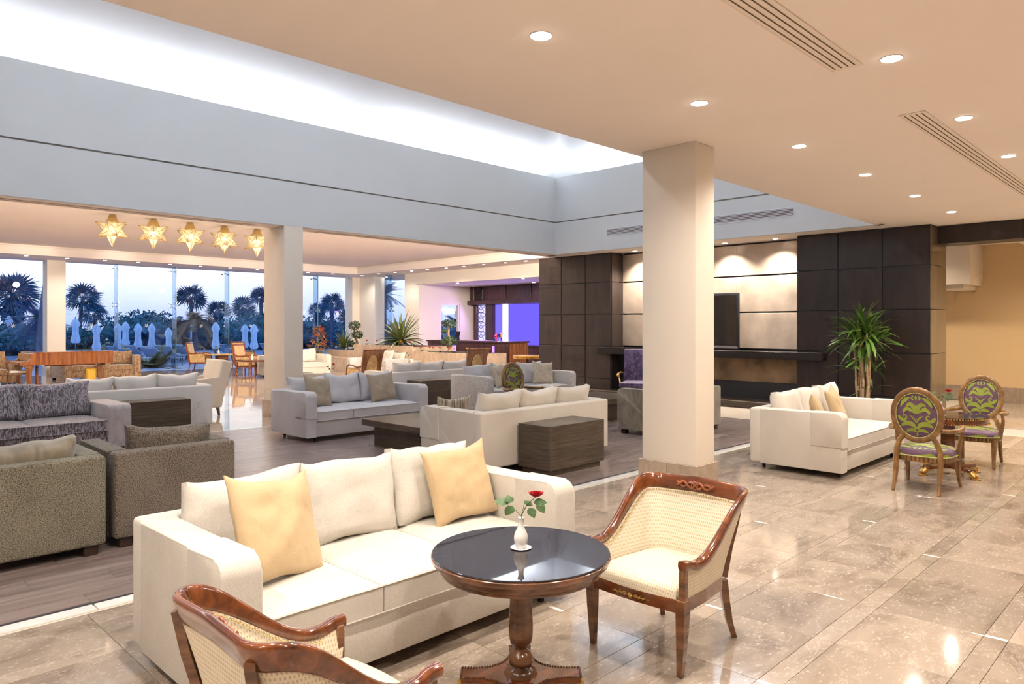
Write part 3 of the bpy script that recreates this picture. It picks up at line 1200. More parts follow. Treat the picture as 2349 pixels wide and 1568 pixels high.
LG = 'recessed downlights in the low lobby ceiling'
near = [(3.5, 3.18, 'round recessed downlight left of the slot grilles, nearest above the cream sofa'),
        (5.5, 3.18, 'round recessed downlight just left of the big column, above the armchair'),
        (7.55, 3.19, 'round recessed downlight just right of the big column top'),
        (9.55, 3.20, 'round recessed downlight third of the row from the column towards the dark wall'),
        (13.65, 3.22, 'small recessed downlight close above the dark timber fascia'),
        (5.54, 1.68, 'recessed downlight at the right end of the upper slot grille'),
        (7.58, 1.69, 'recessed downlight right of the lower slot grille start'),
        (9.62, 1.71, 'recessed downlight at the right picture edge above the lower slot grille')]
for x, y, lb in near:
    downlight(x, y, ZC, 0.072, lb, LG, SPOT_W)
for x, y in ((1.5, 3.18), (-0.6, 3.18), (1.5, 1.68), (-0.6, 1.68), (3.5, 1.68), (11.6, 3.2), (11.6, 1.7), (13.6, 1.7), (1.5, -0.4), (5, -0.8), (9, -0.8), (13.6, -0.8), (-2.6, 1)):
    downlight(x, y, ZC, 0.072, 'recessed lobby downlight of the rows beyond the picture edge', 'recessed downlights outside the picture', SPOT_W * 1.55)
for i, y in enumerate((10.57, 9.35, 8.11, 6.92)):
    downlight(15.15, y, ZC, 0.055, ['small spotlight washing the bronze wall left of the big column', 'small spotlight washing the bronze wall behind the big column', 'small spotlight on the bronze wall above the television', 'small spotlight on the bronze wall nearest the dark block'][i], 'spotlights above the bronze wall', 330, angle=120, blend=1.0, lr=0.03)
FG = 'downlight row above the far window wall'
for i, x in enumerate((4.68, 5.65, 6.6, 7.5, 8.4, 9.32, 10.27, 11.2, 13.06, 14.05, 15.3, 16.4, 17.4)):
    downlight(x * 1.2263, 28.1, ZS, 0.06, 'small recessed downlight in the soffit row above the far glass wall', FG, 90 if i % 3 == 1 else 0)
for i, y in enumerate((21.7, 20.73, 19.78, 18.93, 17.96, 17.1, 16.19, 15.25, 14.41)):
    downlight(18.64, y * 1.2263, ZS, 0.06, 'small recessed downlight in the purple-tinted soffit row beside the bar', 'downlight row beside the bar', 100 if i % 3 == 1 else 0)
for x, y, lb in ((20.0, 22.9, 'small downlight under the bar ceiling, left one at the front'), (20.0, 19.1, 'small downlight under the bar ceiling, right one at the front'), (22.0, 20.4, 'small downlight under the bar ceiling above the dark cornice')):
    downlight(x, y, 3.58, 0.06, lb, 'downlights in the bar ceiling', 25)
# warm lamps further inside the far hall and the corridor
for x, y in ((2, 17), (8, 16.5), (14.5, 16.5), (4, 23), (11, 22.5), (16.5, 22)):
    spot(x, y, 4.36, 420, WARM, 165, 0.8, 0.12, 'tray_lamp')
for x, y in ((17.3, 2.2), (17.3, -0.5), (17.5, 5.5), (18.4, 0.5)):
    spot(x, y, 3.55, 230, (1.0, 0.85, 0.65), 160, 0.8, 0.1, 'corridor_lamp')

# added fill spots behind the beam, brightening the tray ceiling; no fixtures there
for x in (0.5, 4.5, 9.0, 13.0, 16.5):
    o = spot(x, 13.35, 4.0, 1500, (1.0, 0.86, 0.72), 160, 0.9, 0.15, 'tray_fill')
    o.rotation_euler = (pi - 1.15, 0, 0)

# --- slot grilles


def slot_grille(x0, x1, y0, y1, z, label, face='down', nslot=4, mat=GRILLE):
    e = empty('air_grille', ((x0 + x1) / 2, (y0 + y1) / 2, z), 0, label, 'grille')
    w_ = y1 - y0
    L = x1 - x0
    b = B()
    box(b, -L / 2, L / 2, -w_ / 2, w_ / 2, -0.004, 0.0)
    mk('backplate', b, mat, e, 0)
    for k in range(nslot):
        yy = -w_ * 0.33 + k * w_ * 0.66 / (nslot - 1)
        b = B()
        box(b, -L / 2 + 0.05, L / 2 - 0.05, yy - 0.0045, yy + 0.0045, -0.0062, -0.0042)
        mk('slot', b, SLOTD, e, 0)
    for s in (-1, 1):
        b = B()
        box(b, -L / 2, L / 2, s * w_ / 2 - 0.006, s * w_ / 2 + 0.006, -0.006, 0)
        mk('edge_trim', b, mat, e, 0)
    return e


slot_grille(1.0, 5.52, 1.87, 2.08, ZC - 0.002, 'long ceiling slot grille with four dark slots, running off the top of the picture')
slot_grille(7.08, 14.8, 1.88, 2.09, ZC - 0.002, 'long ceiling slot grille with four dark slots, running to the right edge')
slot_grille(-2, 6.25, 12.88, 13.02, ZC - 0.002, 'narrow slot grille under the beam, left of the far column', nslot=2, mat=GRILLE)
slot_grille(7.5, 14.2, 12.88, 13.02, ZC - 0.002, 'narrow slot grille under the beam, right of the far column', nslot=2, mat=GRILLE)


def wall_grille(y0, y1, z0, z1, label):
    e = empty('air_grille', (XR, (y0 + y1) / 2, (z0 + z1) / 2), 0, label, 'grille')
    L, h = (y1 - y0) / 2, (z1 - z0) / 2
    b = B()
    for a in ((-L, L, h - .02, h), (-L, L, -h, -h + .02), (-L, -L + .02, -h + .02, h - .02), (L - .02, L, -h + .02, h - .02)):
        box(b, -0.012, 0.0, a[0], a[1], a[2], a[3])
    mk('frame', b, GRILLEW, e, 0)
    b = B()
    box(b, -0.002, 0, -L + .02, L - .02, -h + .02, h - .02)
    mk('backing', b, SLOTD, e, 0)
    for k in range(5):
        z = -h + 0.035 + k * (2 * h - 0.07) / 4
        b = B()
        box(b, -0.016, -0.003, -L + .02, L - .02, z - 0.007, z + 0.007)
        mk('blade', b, GRILLEW, e, 0)


wall_grille(8.55, 10.90, 3.98, 4.17, 'white louvred wall grille high up, left of the big column')
wall_grille(6.17, 8.45, 3.98, 4.17, 'white louvred wall grille high up, right of the big column')


# wall sockets
def socket(y, z, label):
    e = empty('wall_socket', (XP - 0.001, y, z), 0, label, 'socket')
    b = B()
    rbox(b, -0.008, 0, -0.045, 0.045, -0.045, 0.045, 0.003, 1)
    mk('plate', b, PLASTIC, e, 0)
    b = B()
    lathe(b, [(0.024, 0), (0.024, 0.004), (0, 0.004)], 12)
    o = mk('insert', b, GRILLE, e, 30)
    o.rotation_euler = (0, rad(-90), 0)
    o.location = (-0.008, 0, 0)


socket(5.165, 0.53, 'white wall socket on the dark panels beside the tall potted plant')
socket(12.45, 0.50, 'white wall socket on the left dark panel block')

# ================================================================== FURNITURE
def arm_prof(b, x0, x1, y0, y1, z0, z1, r):
    pts = [(y1, z0), (y1, z1)]
    for k in range(7):
        a = pi / 2 + k / 6 * pi / 2
        pts.append((y0 + r + r * cos(a), z1 - r + r * sin(a)))
    pts.append((y0, z0))
    va = [b.verts.new((x0, y, z)) for y, z in pts]
    vb = [b.verts.new((x1, y, z)) for y, z in pts]
    f1 = b.faces.new(va)
    f2 = b.faces.new(vb[::-1])
    n = len(pts)
    for i in range(n):
        b.faces.new((va[i], va[(i + 1) % n], vb[(i + 1) % n], vb[i]))
    es = list(set(f1.edges) | set(f2.edges))
    bmesh.ops.bevel(b, geom=es, offset=0.013, segments=2, affect='EDGES', profile=0.5)


def sofa(name, label, cat, loc, rz, L, fab, D=1.09, n=3, arm=0.17, armh=0.75, legs='thin', cover=True, cush=True, backc=None, seatz=0.47, topz=0.95, seed=0, group=None, armfab=None, backh=None):
    root = empty(name, (loc[0], loc[1], 0), rz, label, cat, group)
    af = armfab or fab
    h = L / 2
    f = -D / 2
    lz = 0.075
    bh = backh or armh
    b = B()
    rbox(b, -h + arm * 0.9, h - arm * 0.9, f + 0.03, D / 2 - 0.14, lz, seatz - 0.15, 0.012, 2)
    mk('base', b, fab, root)
    b = B()
    rbox(b, -h + 0.004, h - 0.004, D / 2 - 0.17, D / 2, lz + 0.003, bh - 0.003, 0.028, 3)
    mk('backrest', b, fab, root)
    for s in (-1, 1):
        b = B()
        x0, x1 = sorted((s * h, s * (h - arm)))
        arm_prof(b, x0, x1, f, D / 2 - 0.14, lz, armh, 0.075)
        mk('armrest', b, af, root)
        if cover:
            b = B()
            e = 0.008
            arm_prof(b, x0 - e, x1 + e, f - e, f + 0.36, 0.36, armh + e, 0.08)
            for v in b.verts:
                if v.co.z < 0.44:
                    v.co.x += 0.006 * sin(v.co.y * 60) + (0.006 if v.co.x > (x0 + x1) / 2 else -0.006)
                    v.co.y -= 0.004
            mk('arm_cover', b, af, root)
    iw = (L - 2 * arm) / n
    for k in range(n):
        x = -h + arm + iw * (k + 0.5)
        b = B()
        sd = D - 0.19
        loop = pillow(b, iw - 0.006, sd, 0.185, 0.70, 0.012, 12, T(x, f + 0.002 + sd / 2, seatz - 0.085), seed + k, 0.006, 6)
        sc = mk('seat_cushion', b, fab, root, 50)
        b = B()
        lp = [p + Vector((0, 0, 0.002)) for p in loop]
        tube(b, lp, 0.0065, 5, closed=True)
        tube(b, [p - Vector((0, 0, 0.134)) for p in lp], 0.005, 5, closed=True)
        pp = mk('piping', b, fab, sc, 50)
        if cush:
            b = B()
            ch = topz - seatz + 0.015
            ang = rad(78)
            pillow(b, iw - 0.004, ch, 0.21, 0.36, 0.02, 14, T(x, D / 2 - 0.275, seatz + ch / 2 - 0.01) @ RX(ang), seed * 3 + k + 5, 0.022, 4, on=0.035)
            mk('back_cushion', b, backc or fab, root, 60)
    for sx in (-1, 1):
        for sy in (-1, 1):
            b = B()
            if legs == 'thin':
                x, y = sx * (h - 0.2), sy * (D / 2 - 0.1)
                rbox(b, x - .016, x + .016, y - .016, y + .016, 0, lz + 0.01, 0.003, 1)
                mk('leg', b, BLACK, root)
            else:
                x, y = sx * (h - 0.1), sy * (D / 2 - 0.09)
                rbox(b, x - .05, x + .05, y - .045, y + .045, 0, lz + 0.01, 0.006, 1)
                mk('leg', b, DARKLEG, root)
    return root


def throw(label, x, y, z, size, fab, yaw, lean, roll=0.0, th=0.15, seed=1, group=None, h=None):
    """cushion standing on its lower edge; yaw = direction its face looks to, lean back in radians"""
    h = h or size
    b = B()
    pillow(b, size, h, th, 0.05, 0.09, 26, None, seed, 0.024, 2.4, on=0.02)
    o = mk('throw_pillow', b, fab, None, 70)
    o.matrix_world = T(x, y, z) @ RZ(yaw + pi / 2) @ RX(pi / 2 - lean) @ RZ(roll)
    return tag(o, label, 'cushion', group)


# near cream sofa
SX = sofa('sofa', 'large cream three-seat sofa in the foreground with two gold cushions on it', 'sofa', (2.46, 3.56), 0, 2.30, CREAM, D=1.12, seed=1)
throw('gold silk cushion leaning at the left end of the foreground cream sofa', 1.80, 3.47, 0.725, 0.545, GOLDC, rad(-72), rad(22), rad(-7), 0.17, 3, 'gold cushions on the foreground sofa')
throw('gold silk cushion leaning at the right end of the foreground cream sofa', 3.18, 3.62, 0.715, 0.50, GOLDC, rad(-98), rad(16), rad(6), 0.17, 4, 'gold cushions on the foreground sofa')
# mid grey-white sofa on the timber floor
sofa('sofa', 'pale grey three-seat sofa with two taupe cushions on the timber floor beside the far column', 'sofa', (6.69, 10.33), 0, 2.30, GREYW, D=1.14, seed=2)
throw('taupe cotton cushion at the left end of the pale grey sofa', 6.05, 10.30, 0.72, 0.50, TAUPEC, rad(-80), rad(18), rad(-6), 0.16, 5, 'taupe cushions on the pale grey sofa')
throw('taupe cotton cushion at the right end of the pale grey sofa', 7.28, 10.30, 0.72, 0.50, TAUPEC, rad(-100), rad(16), rad(5), 0.16, 6, 'taupe cushions on the pale grey sofa')
# sofa seen from behind with the oak cube at its back
sofa('sofa', 'warm white sofa seen from behind with a tall dark oak cube against its back', 'sofa', (6.90, 6.66), pi, 2.42, CREAM_R, D=1.12, seed=3)
# right cream sofa
sofa('sofa', 'cream sofa at right beside the green and purple chairs, two gold cushions on it', 'sofa', (9.60, 3.65), 0, 2.25, CREAM_R, D=1.12, seed=4)
throw('small gold cushion at the near left end of the right-hand cream sofa', 8.95, 3.55, 0.70, 0.46, GOLDC, rad(-68), rad(18), rad(-5), 0.15, 7, 'gold cushions on the right-hand sofa')
throw('large gold cushion leaning in the middle of the right-hand cream sofa', 9.72, 3.62, 0.72, 0.50, GOLDC, rad(-80), rad(24), rad(4), 0.15, 8, 'gold cushions on the right-hand sofa')
# far sofa at left seen from behind
sofa('sofa', 'off-white sofa seen from behind in front of the piano, low oak cube at its back', 'sofa', (4.10, 12.98), pi, 2.35, OFFW, D=1.1, seed=5, cover=False)
# silver velvet sofa
sofa('sofa', 'silver crushed velvet sofa at the left picture edge behind the two grey armchairs', 'sofa', (2.33, 11.55), 0, 2.35, SILVERV, D=1.12, n=2, arm=0.30, armh=0.66, seed=6, cover=False, legs='block', topz=0.96, armfab=SILVERP)
# olive armchairs
sofa('armchair', 'olive grey square armchair seen from behind, cut by the left picture edge', 'armchair', (1.28, 6.62), pi, 1.0, OLIVE, D=1.0, n=1, arm=0.15, armh=0.76, legs='block', cover=False, backc=TAUPEV, topz=0.90, seed=7)
sofa('armchair', 'brown grey square armchair seen from behind, standing next to the olive one at left', 'armchair', (2.335, 6.68), pi, 0.98, OLIVE2, D=1.0, n=1, arm=0.15, armh=0.76, legs='block', cover=False, topz=0.92, seed=8)
sofa('armchair', 'taupe velvet square armchair seen from behind just left of the big column', 'armchair', (10.18, 6.62), pi, 0.98, TAUPEV, D=1.0, n=1, arm=0.15, armh=0.74, legs='block', cover=False, topz=0.90, seed=9)
sofa('armchair', 'taupe velvet square armchair seen from behind just right of the big column', 'armchair', (11.03, 6.62), pi, 0.66, TAUPEV, D=0.95, n=1, arm=0.12, armh=0.74, legs='block', cover=False, topz=0.90, seed=10)
# speckled sofa and cushions
sofa('sofa', 'speckled light grey sofa in front of the left dark panel block with three cushions', 'sofa', (11.2, 10.93), 0, 2.72, SPECK, D=1.15, seed=11, cover=False, backc=GREYW)
throw('crumpled satin cushion at the left end of the speckled grey sofa', 10.62, 10.85, 0.72, 0.50, SATIN, rad(-75), rad(20), 0.1, 0.16, 12, 'cushions on the speckled sofa')
throw('champagne cushion at the right end of the speckled grey sofa', 12.0, 10.85, 0.72, 0.52, SATIN, rad(-110), rad(18), -0.1, 0.16, 13, 'cushions on the speckled sofa')
throw('patterned cushion lying flat over the front edge of the warm white sofa', 7.80, 7.05, 0.66, 0.42, SATIN, rad(90), rad(25), 0.1, 0.13, 14)
throw('ribbed bronze cushion standing at the left arm of the warm white sofa', 6.0, 6.95, 0.66, 0.44, RIBBED, rad(60), rad(12), 0.0, 0.13, 15)
sofa('sofa', 'off-white sofa seen from behind left of the speckled sofa, oak cube at its back', 'sofa', (10.62, 13.42), pi, 2.5, OFFW, D=1.1, seed=16, cover=False)
# far white sofas by the planter
sofa('sofa', 'small white sofa with two pillows in front of the stone planter', 'sofa', (13.35, 19.0), -pi / 2, 2.1, CREAM_R, D=1.05, n=2, seed=17, cover=False, armfab=SPECK)
for i, (x, y) in enumerate(((13.35, 18.65), (13.35, 19.4))):
    throw(['white pillow nearest the speckled arm of the small white sofa', 'white pillow further along the small white sofa'][i], x + 0.02, y, 0.76, 0.55, CREAM_R, pi, rad(18), 0.05, 0.2, 18 + i, 'white pillows by the planter')
sofa('sofa', 'white sofa far back just right of the far column, croton behind it', 'sofa', (12.85, 23.45), 0, 2.3, CREAM_R, D=1.05, n=2, seed=20, cover=False)

# --- white tapered armchairs


def taper_armchair(label, loc, rz, seed=0):
    root = empty('armchair', (loc[0], loc[1], 0), rz, label, 'armchair')
    for s in (-1, 1):
        b = B()
        prof = [(-0.42, 0.16), (0.36, 0.16), (0.46, 0.76), (-0.46, 0.70)]
        vs = []
        for x in (s * 0.30, s * 0.42):
            vs.append([b.verts.new((x, y, z)) for y, z in prof])
        b.faces.new(vs[0])
        b.faces.new(vs[1][::-1])
        for i in range(4):
            b.faces.new((vs[0][i], vs[0][(i + 1) % 4], vs[1][(i + 1) % 4], vs[1][i]))
        bmesh.ops.bevel(b, geom=list(b.edges), offset=0.015, segments=2, affect='EDGES')
        mk('armrest', b, CREAM_R, root)
    b = B()
    rbox(b, -0.30, 0.30, -0.42, 0.36, 0.16, 0.34, 0.02, 2)
    mk('base', b, CREAM_R, root)
    b = B()
    pillow(b, 0.59, 0.70, 0.16, 0.6, 0.01, 10, T(0, -0.07, 0.42), seed, 0.004, 6)
    mk('seat_cushion', b, CREAM_R, root, 50)
    b = B()
    vs = rbox(b, -0.40, 0.40, -0.10, 0.12, 0.0, 0.74, 0.05, 4, T(0, 0.30, 0.36) @ RX(rad(-14)))
    mk('backrest', b, CREAM_R, root)
    for sx in (-1, 1):
        for sy in (-1, 1):
            b = B()
            tube(b, [(sx * 0.34, sy * 0.30, 0.18), (sx * 0.35, sy * 0.33, 0.0)], [0.04, 0.024], 4)
            mk('leg', b, FOOT, root, 30)
    return root


taper_armchair('cream tapered armchair with wooden feet left of the far column', (5.80, 14.52), -pi / 2, 1)
taper_armchair('cream armchair just right of the far column, turned towards the bar', (8.15, 14.55), pi / 2, 2)

# --- dark oak cubes and coffee table


def cube_table(x0, x1, y0, y1, h, label, name='side_table'):
    cx, cy = (x0 + x1) / 2, (y0 + y1) / 2
    e = empty(name, (cx, cy, 0), 0, label, 'table')
    a, c = (x1 - x0) / 2, (y1 - y0) / 2
    b = B()
    rbox(b, -a, a, -c, c, 0.07, h - 0.004, 0.004, 1)
    mk('body', b, DARKOAK, e, 30)
    b = B()
    rbox(b, -a - .001, a + .001, -c - .001, c + .001, h - 0.004, h, 0.002, 1)
    mk('top', b, DARKOAK, e, 30)
    b = B()
    box(b, -a + 0.04, a - 0.04, -c + 0.04, c - 0.04, 0, 0.072)
    mk('plinth_base', b, DARKOAK, e, 0)
    return e


cube_table(6.27, 7.30, 5.56, 6.07, 0.585, 'tall dark oak cube table standing against the back of the warm white sofa')
cube_table(3.55, 4.72, 11.98, 12.40, 0.575, 'dark oak cube table behind the silver velvet sofa arm, at the off-white sofa back')
cube_table(9.72, 10.75, 12.32, 12.82, 0.575, 'dark oak cube table between the pale grey sofa and the speckled sofa')
e = empty('coffee_table', (6.75, 8.36, 0), 0, 'low dark oak coffee table with overhanging top in front of the pale grey sofa', 'table')
b = B()
rbox(b, -0.75, 0.75, -0.70, 0.64, 0.31, 0.40, 0.004, 1)
mk('top', b, DARKOAK, e, 30)
b = B()
rbox(b, -0.60, 0.60, -0.52, 0.54, 0.0, 0.31, 0.004, 1)
mk('base', b, DARKOAK, e, 30)
e = empty('coffee_table', (11.1, 8.6, 0), 0, 'dark oak coffee table glimpsed right of the warm white sofa arm', 'table')
b = B()
rbox(b, -0.7, 0.7, -0.6, 0.6, 0.33, 0.42, 0.004, 1)
mk('top', b, DARKOAK, e, 30)
b = B()
rbox(b, -0.55, 0.55, -0.45, 0.45, 0.0, 0.33, 0.004, 1)
mk('base', b, DARKOAK, e, 30)

# --- television
e = empty('television', (15.12, 8.86, 1.21), 0, 'large black flat television standing on the fireplace shelf, mostly behind the column', 'television')
b = B()
rbox(b, 0.0, 0.07, -1.10, 1.10, 0.03, 1.30, 0.01, 2)
mk('casing', b, TVFR, e, 30)
b = B()
box(b, -0.003, 0.001, -1.05, 1.05, 0.12, 1.25)
mk('screen', b, SCREEN, e, 0)
b = B()
box(b, -0.006, 0.001, -1.08, 1.08, 0.045, 0.105)
mk('speaker_bar', b, STEEL, e, 0)
b = B()
rbox(b, -0.10, 0.14, -0.4, 0.4, 0.0, 0.02, 0.005, 1)
rbox(b, 0.02, 0.06, -0.15, 0.15, 0.02, 0.1, 0.005, 1)
mk('stand', b, BLACK, e, 30)


# --- tub armchair ------------------------------------------------
def smooth(a, b_, x):
    t = max(0, min(1, (x - a) / (b_ - a)))
    return t * t * (3 - 2 * t)


def resample(pts, n):
    d = [0]
    for a, c in zip(pts, pts[1:]):
        d.append(d[-1] + (c - a).length)
    out = []
    j = 0
    for i in range(n):
        s = d[-1] * i / (n - 1)
        while j < len(pts) - 2 and d[j + 1] < s:
            j += 1
        t = (s - d[j]) / max(1e-9, d[j + 1] - d[j])
        out.append(pts[j].lerp(pts[j + 1], t))
    return out


def u_path(w0, w1, yf, yb, rc, n):
    """U in plan from right front to left front; half width w0 at front, w1 at the back"""
    pts = [Vector((w0, yf, 0)), Vector((w0 * 0.6 + w1 * 0.4 + .004, yf + (yb - yf) * 0.42, 0)), Vector((w1, yb - rc, 0))]
    for k in range(1, 13):
        a = k / 12 * pi / 2
        pts.append(Vector((w1 - rc + rc * cos(a), yb - rc + rc * sin(a), 0)))
    half = pts
    pts = half + [Vector((-p.x, p.y, 0)) for p in reversed(half)]
    return resample(pts, n)


def tub_chair(label, loc, rz):
    root = empty('tub_armchair', (loc[0], loc[1], 0), rz, label, 'armchair')
    N = 81
    yf = -0.30
    low = u_path(0.285, 0.255, yf, 0.26, 0.15, N)
    top = u_path(0.300, 0.330, yf - 0.028, 0.335, 0.11, N)

    def zr(p):
        q = (p.y - yf) / (0.335 - yf)
        z = 0.572 + 0.285 * smooth(0.16, 0.93, q)
        z += 0.018 * (1 - smooth(0.0, 0.12, q))
        if q > 0.95:
            z += 0.012 * (1 - min(1, abs(p.x) / 0.25))
        return z
    # rail
    b = B()
    rings = []
    K = 14
    nrm = []
    for i in range(N):
        p = top[i].copy()
        q = (p.y - yf) / (0.335 - yf)
        t = (top[min(i + 1, N - 1)] - top[max(i - 1, 0)])
        t.z = 0
        t.normalize()
        nv = Vector((t.y, -t.x, 0))
        nrm.append(nv)
        z = zr(p)
        bk = smooth(0.15, 0.9, q)
        hh = 0.023 + 0.024 * bk
        hw = 0.026 - 0.010 * bk
        tilt = 0.30 * bk
        cpos = Vector((p.x, p.y, z - hh))
        up = (Vector((0, 0, 1)) + nv * tilt).normalized()
        side = (nv - Vector((0, 0, 1)) * tilt).normalized()
        ring = []
        for k in range(K):
            a = 2 * pi * k / K
            ca, sa = cos(a), sin(a)
            ex = 0.55
            ring.append(b.verts.new(cpos + side * (math.copysign(abs(ca) ** ex, ca) * hw) + up * (math.copysign(abs(sa) ** ex, sa) * hh)))
        rings.append(ring)
    for i in range(N - 1):
        for k in range(K):
            b.faces.new((rings[i][k], rings[i][(k + 1) % K], rings[i + 1][(k + 1) % K], rings[i + 1][k]))
    b.faces.new(rings[0][::-1])
    b.faces.new(rings[-1])
    rail = mk('top_rail', b, MAHOG, root, 60)

    # shells with uv
    def shell(nm, off, z0, lift, mat):
        b = B()
        uv = b.loops.layers.uv.new('UVMap')
        R = 12
        grid = []
        us = [0]
        for i in range(1, N):
            us.append(us[-1] + (top[i] - top[i - 1]).length)
        for i in range(N):
            q = (top[i].y - yf) / (0.335 - yf)
            bk = smooth(0.15, 0.9, q)
            z1 = zr(top[i]) - 2 * (0.023 + 0.024 * bk) + lift
            row_ = []
            for j in range(R + 1):
                t = j / R
                pl_ = low[i].lerp(top[i], t ** 1.2)
                if off > 0:
                    blg = -0.006
                else:
                    blg = 0.014 * sin(pi * t)
                pnt = Vector((pl_.x, pl_.y, z0 + (z1 - z0) * t)) - nrm[i] * (off + blg)
                row_.append((b.verts.new(pnt), us[i], z0 + (z1 - z0) * t))
            grid.append(row_)
        for i in range(N - 1):
            for j in range(R):
                q4 = [grid[i][j], grid[i + 1][j], grid[i + 1][j + 1], grid[i][j + 1]]
                fc = b.faces.new([q[0] for q in q4])
                for lp, q in zip(fc.loops, q4):
                    lp[uv].uv = (q[1], q[2])
        o = mk(nm, b, mat, root, 60)
        return grid
    shell('outer_upholstery', 0.004, 0.375, 0.02, DOTUV)
    g = shell('inner_upholstery', 0.026, 0.40, 0.012, DOTUV)
    # nailheads along the rail inside
    b = B()
    path = []
    for i in range(N):
        q = (top[i].y - yf) / (0.335 - yf)
        bk = smooth(0.15, 0.9, q)
        z1 = zr(top[i]) - 2 * (0.023 + 0.024 * bk) + 0.000
        path.append(Vector((top[i].x, top[i].y, z1)) - nrm[i] * 0.033)
    pts = resample(path[5:-5], 108)
    for p in pts:
        bmesh.ops.create_icosphere(b, subdivisions=1, radius=0.0058, matrix=T(*p))
    o = mk('nailhead_trim', b, BRASS, root, 60)
    o['kind'] = 'stuff'
    # front welt
    # seat
    inner = [p - nrm[i] * 0.03 for i, p in enumerate(low)]
    outl = [(p.x, p.y) for p in inner]
    fr = [(-0.255 + 0.51 * k / 12, -0.315 - 0.03 * sin(pi * k / 12)) for k in range(13)]
    b = B()
    dome(b, outl[1:-1] + fr, 0.375, 0.445, 0.03, 6, 0.022)
    mk('seat', b, DOTXY, root, 60)
    # seat frame band
    b = B()
    for sg in (0,):
        lo = [p + nrm[i] * 0.006 for i, p in enumerate(low)]
        li = [p - nrm[i] * 0.05 for i, p in enumerate(low)]
        rg = [[b.verts.new((lo[i].x, lo[i].y, 0.318)), b.verts.new((lo[i].x, lo[i].y, 0.385)), b.verts.new((li[i].x, li[i].y, 0.385)), b.verts.new((li[i].x, li[i].y, 0.318))] for i in range(N)]
        for i in range(N - 1):
            for k in range(4):
                b.faces.new((rg[i][k], rg[i][(k + 1) % 4], rg[i + 1][(k + 1) % 4], rg[i + 1][k]))
        b.faces.new(rg[0])
        b.faces.new(rg[-1][::-1])
    mk('seat_frame', b, MAHOG, root, 40)
    b = B()
    rg = []
    for k in range(17):
        x = -0.262 + 0.524 * k / 16
        y = -0.318 - 0.028 * sin(pi * k / 16)
        z0 = 0.322 + 0.006 * sin(pi * k / 16)
        rg.append([b.verts.new((x, y, z0)), b.verts.new((x, y, 0.388)), b.verts.new((x, y + 0.03, 0.388)), b.verts.new((x, y + 0.03, z0))])
    for i in range(16):
        for k in range(4):
            b.faces.new((rg[i][k], rg[i][(k + 1) % 4], rg[i + 1][(k + 1) % 4], rg[i + 1][k]))
    b.faces.new(rg[0])
    b.faces.new(rg[-1][::-1])
    ap = mk('front_apron', b, MAHOG, root, 40)
    # brass ornament on the apron
    b = B()
    yy = -0.3475
    lathe_pts = []
    for k in range(8):
        a = k * pi / 4
        tube(b, [(0, yy, 0.353), (0.014 * cos(a), yy - .001, 0.353 + 0.014 * sin(a))], [0.005, 0.003], 6)
    bmesh.ops.create_icosphere(b, subdivisions=1, radius=0.006, matrix=T(0, yy - .002, 0.353))
    for s in (-1, 1):
        for j in range(3):
            cx = s * (0.034 + 0.024 * j)
            sp = [(cx + s * 0.012 * (1 - t / 10) * cos(t * 0.9), yy + 0.001 + 0.004 * abs(cx) * 3, 0.353 + 0.012 * (1 - t / 10) * sin(t * 0.9 + j)) for t in range(9)]
            tube(b, sp, 0.0024, 5)
        tube(b, [(s * 0.018, yy, 0.353), (s * 0.115, yy + 0.004, 0.353)], [0.003, 0.0015], 5)
    mk('brass_ornament', b, GOLD, ap, 60)
    # carved interlaced ornament on the back rail
    b = B()
    zc = zr(Vector((0, 0.335, 0))) - 0.05
    for ph in (0, pi):
        pts = []
        for k in range(41):
            x = -0.12 + 0.24 * k / 40
            env = 1 - 0.3 * abs(x) / 0.1
            pts.append((x, 0.306 - 0.004 * cos(x * 120 + ph), zc + 0.017 * env * sin(x * 60 + ph)))
        tube(b, pts, 0.0075, 6)
    tube(b, [(0.02 * cos(a), 0.302, zc + 0.02 * sin(a)) for a in [k * pi / 8 for k in range(16)]], 0.005, 6, closed=True)
    bmesh.ops.create_icosphere(b, subdivisions=2, radius=0.011, matrix=T(0, 0.304, zc) @ Matrix.Diagonal((1, .6, 1, 1)))
    mk('carved_ornament', b, BERGW, rail, 60)
    # legs and posts
    for s in (-1, 1):
        b = B()
        tube(b, [(s * 0.275, -0.288, 0.0), (s * 0.278, -0.296, 0.10), (s * 0.281, -0.304, 0.22), (s * 0.283, -0.305, 0.33), (s * 0.283, -0.305, 0.392)], [0.021, 0.027, 0.034, 0.038, 0.037], 4)
        for v in b.verts:
            c = Vector((s * 0.28, -0.3))
            d = Vector((v.co.x - c.x, v.co.y - c.y))
            d.rotate(Matrix.Rotation(pi / 4, 2))
            v.co.x, v.co.y = c.x + d.x, c.y + d.y
        bmesh.ops.bevel(b, geom=list(b.edges), offset=0.003, segments=1, affect='EDGES')
        mk('leg', b, WALNUT, root, 30)
        b = B()
        rbox(b, s * 0.290 - 0.019, s * 0.290 + 0.019, -0.318, -0.284, 0.385, 0.56, 0.004, 1)
        mk('arm_post', b, WALNUT, root, 30)
        b = B()
        tube(b, [(s * 0.235, 0.325, 0.0), (s * 0.222, 0.292, 0.10), (s * 0.215, 0.262, 0.22), (s * 0.21, 0.245, 0.34)], [0.019, 0.023, 0.028, 0.030], 4)
        mk('leg', b, WALNUT, root, 30)
        b = B()
        tube(b, [(s * 0.215, 0.238, 0.36), (s * 0.231, 0.272, 0.52), (s * 0.252, 0.308, 0.66), (s * 0.268, 0.333, 0.80)], [0.026, 0.024, 0.023, 0.023], 4)
        mk('back_stile', b, WALNUT, root, 30)
    return root


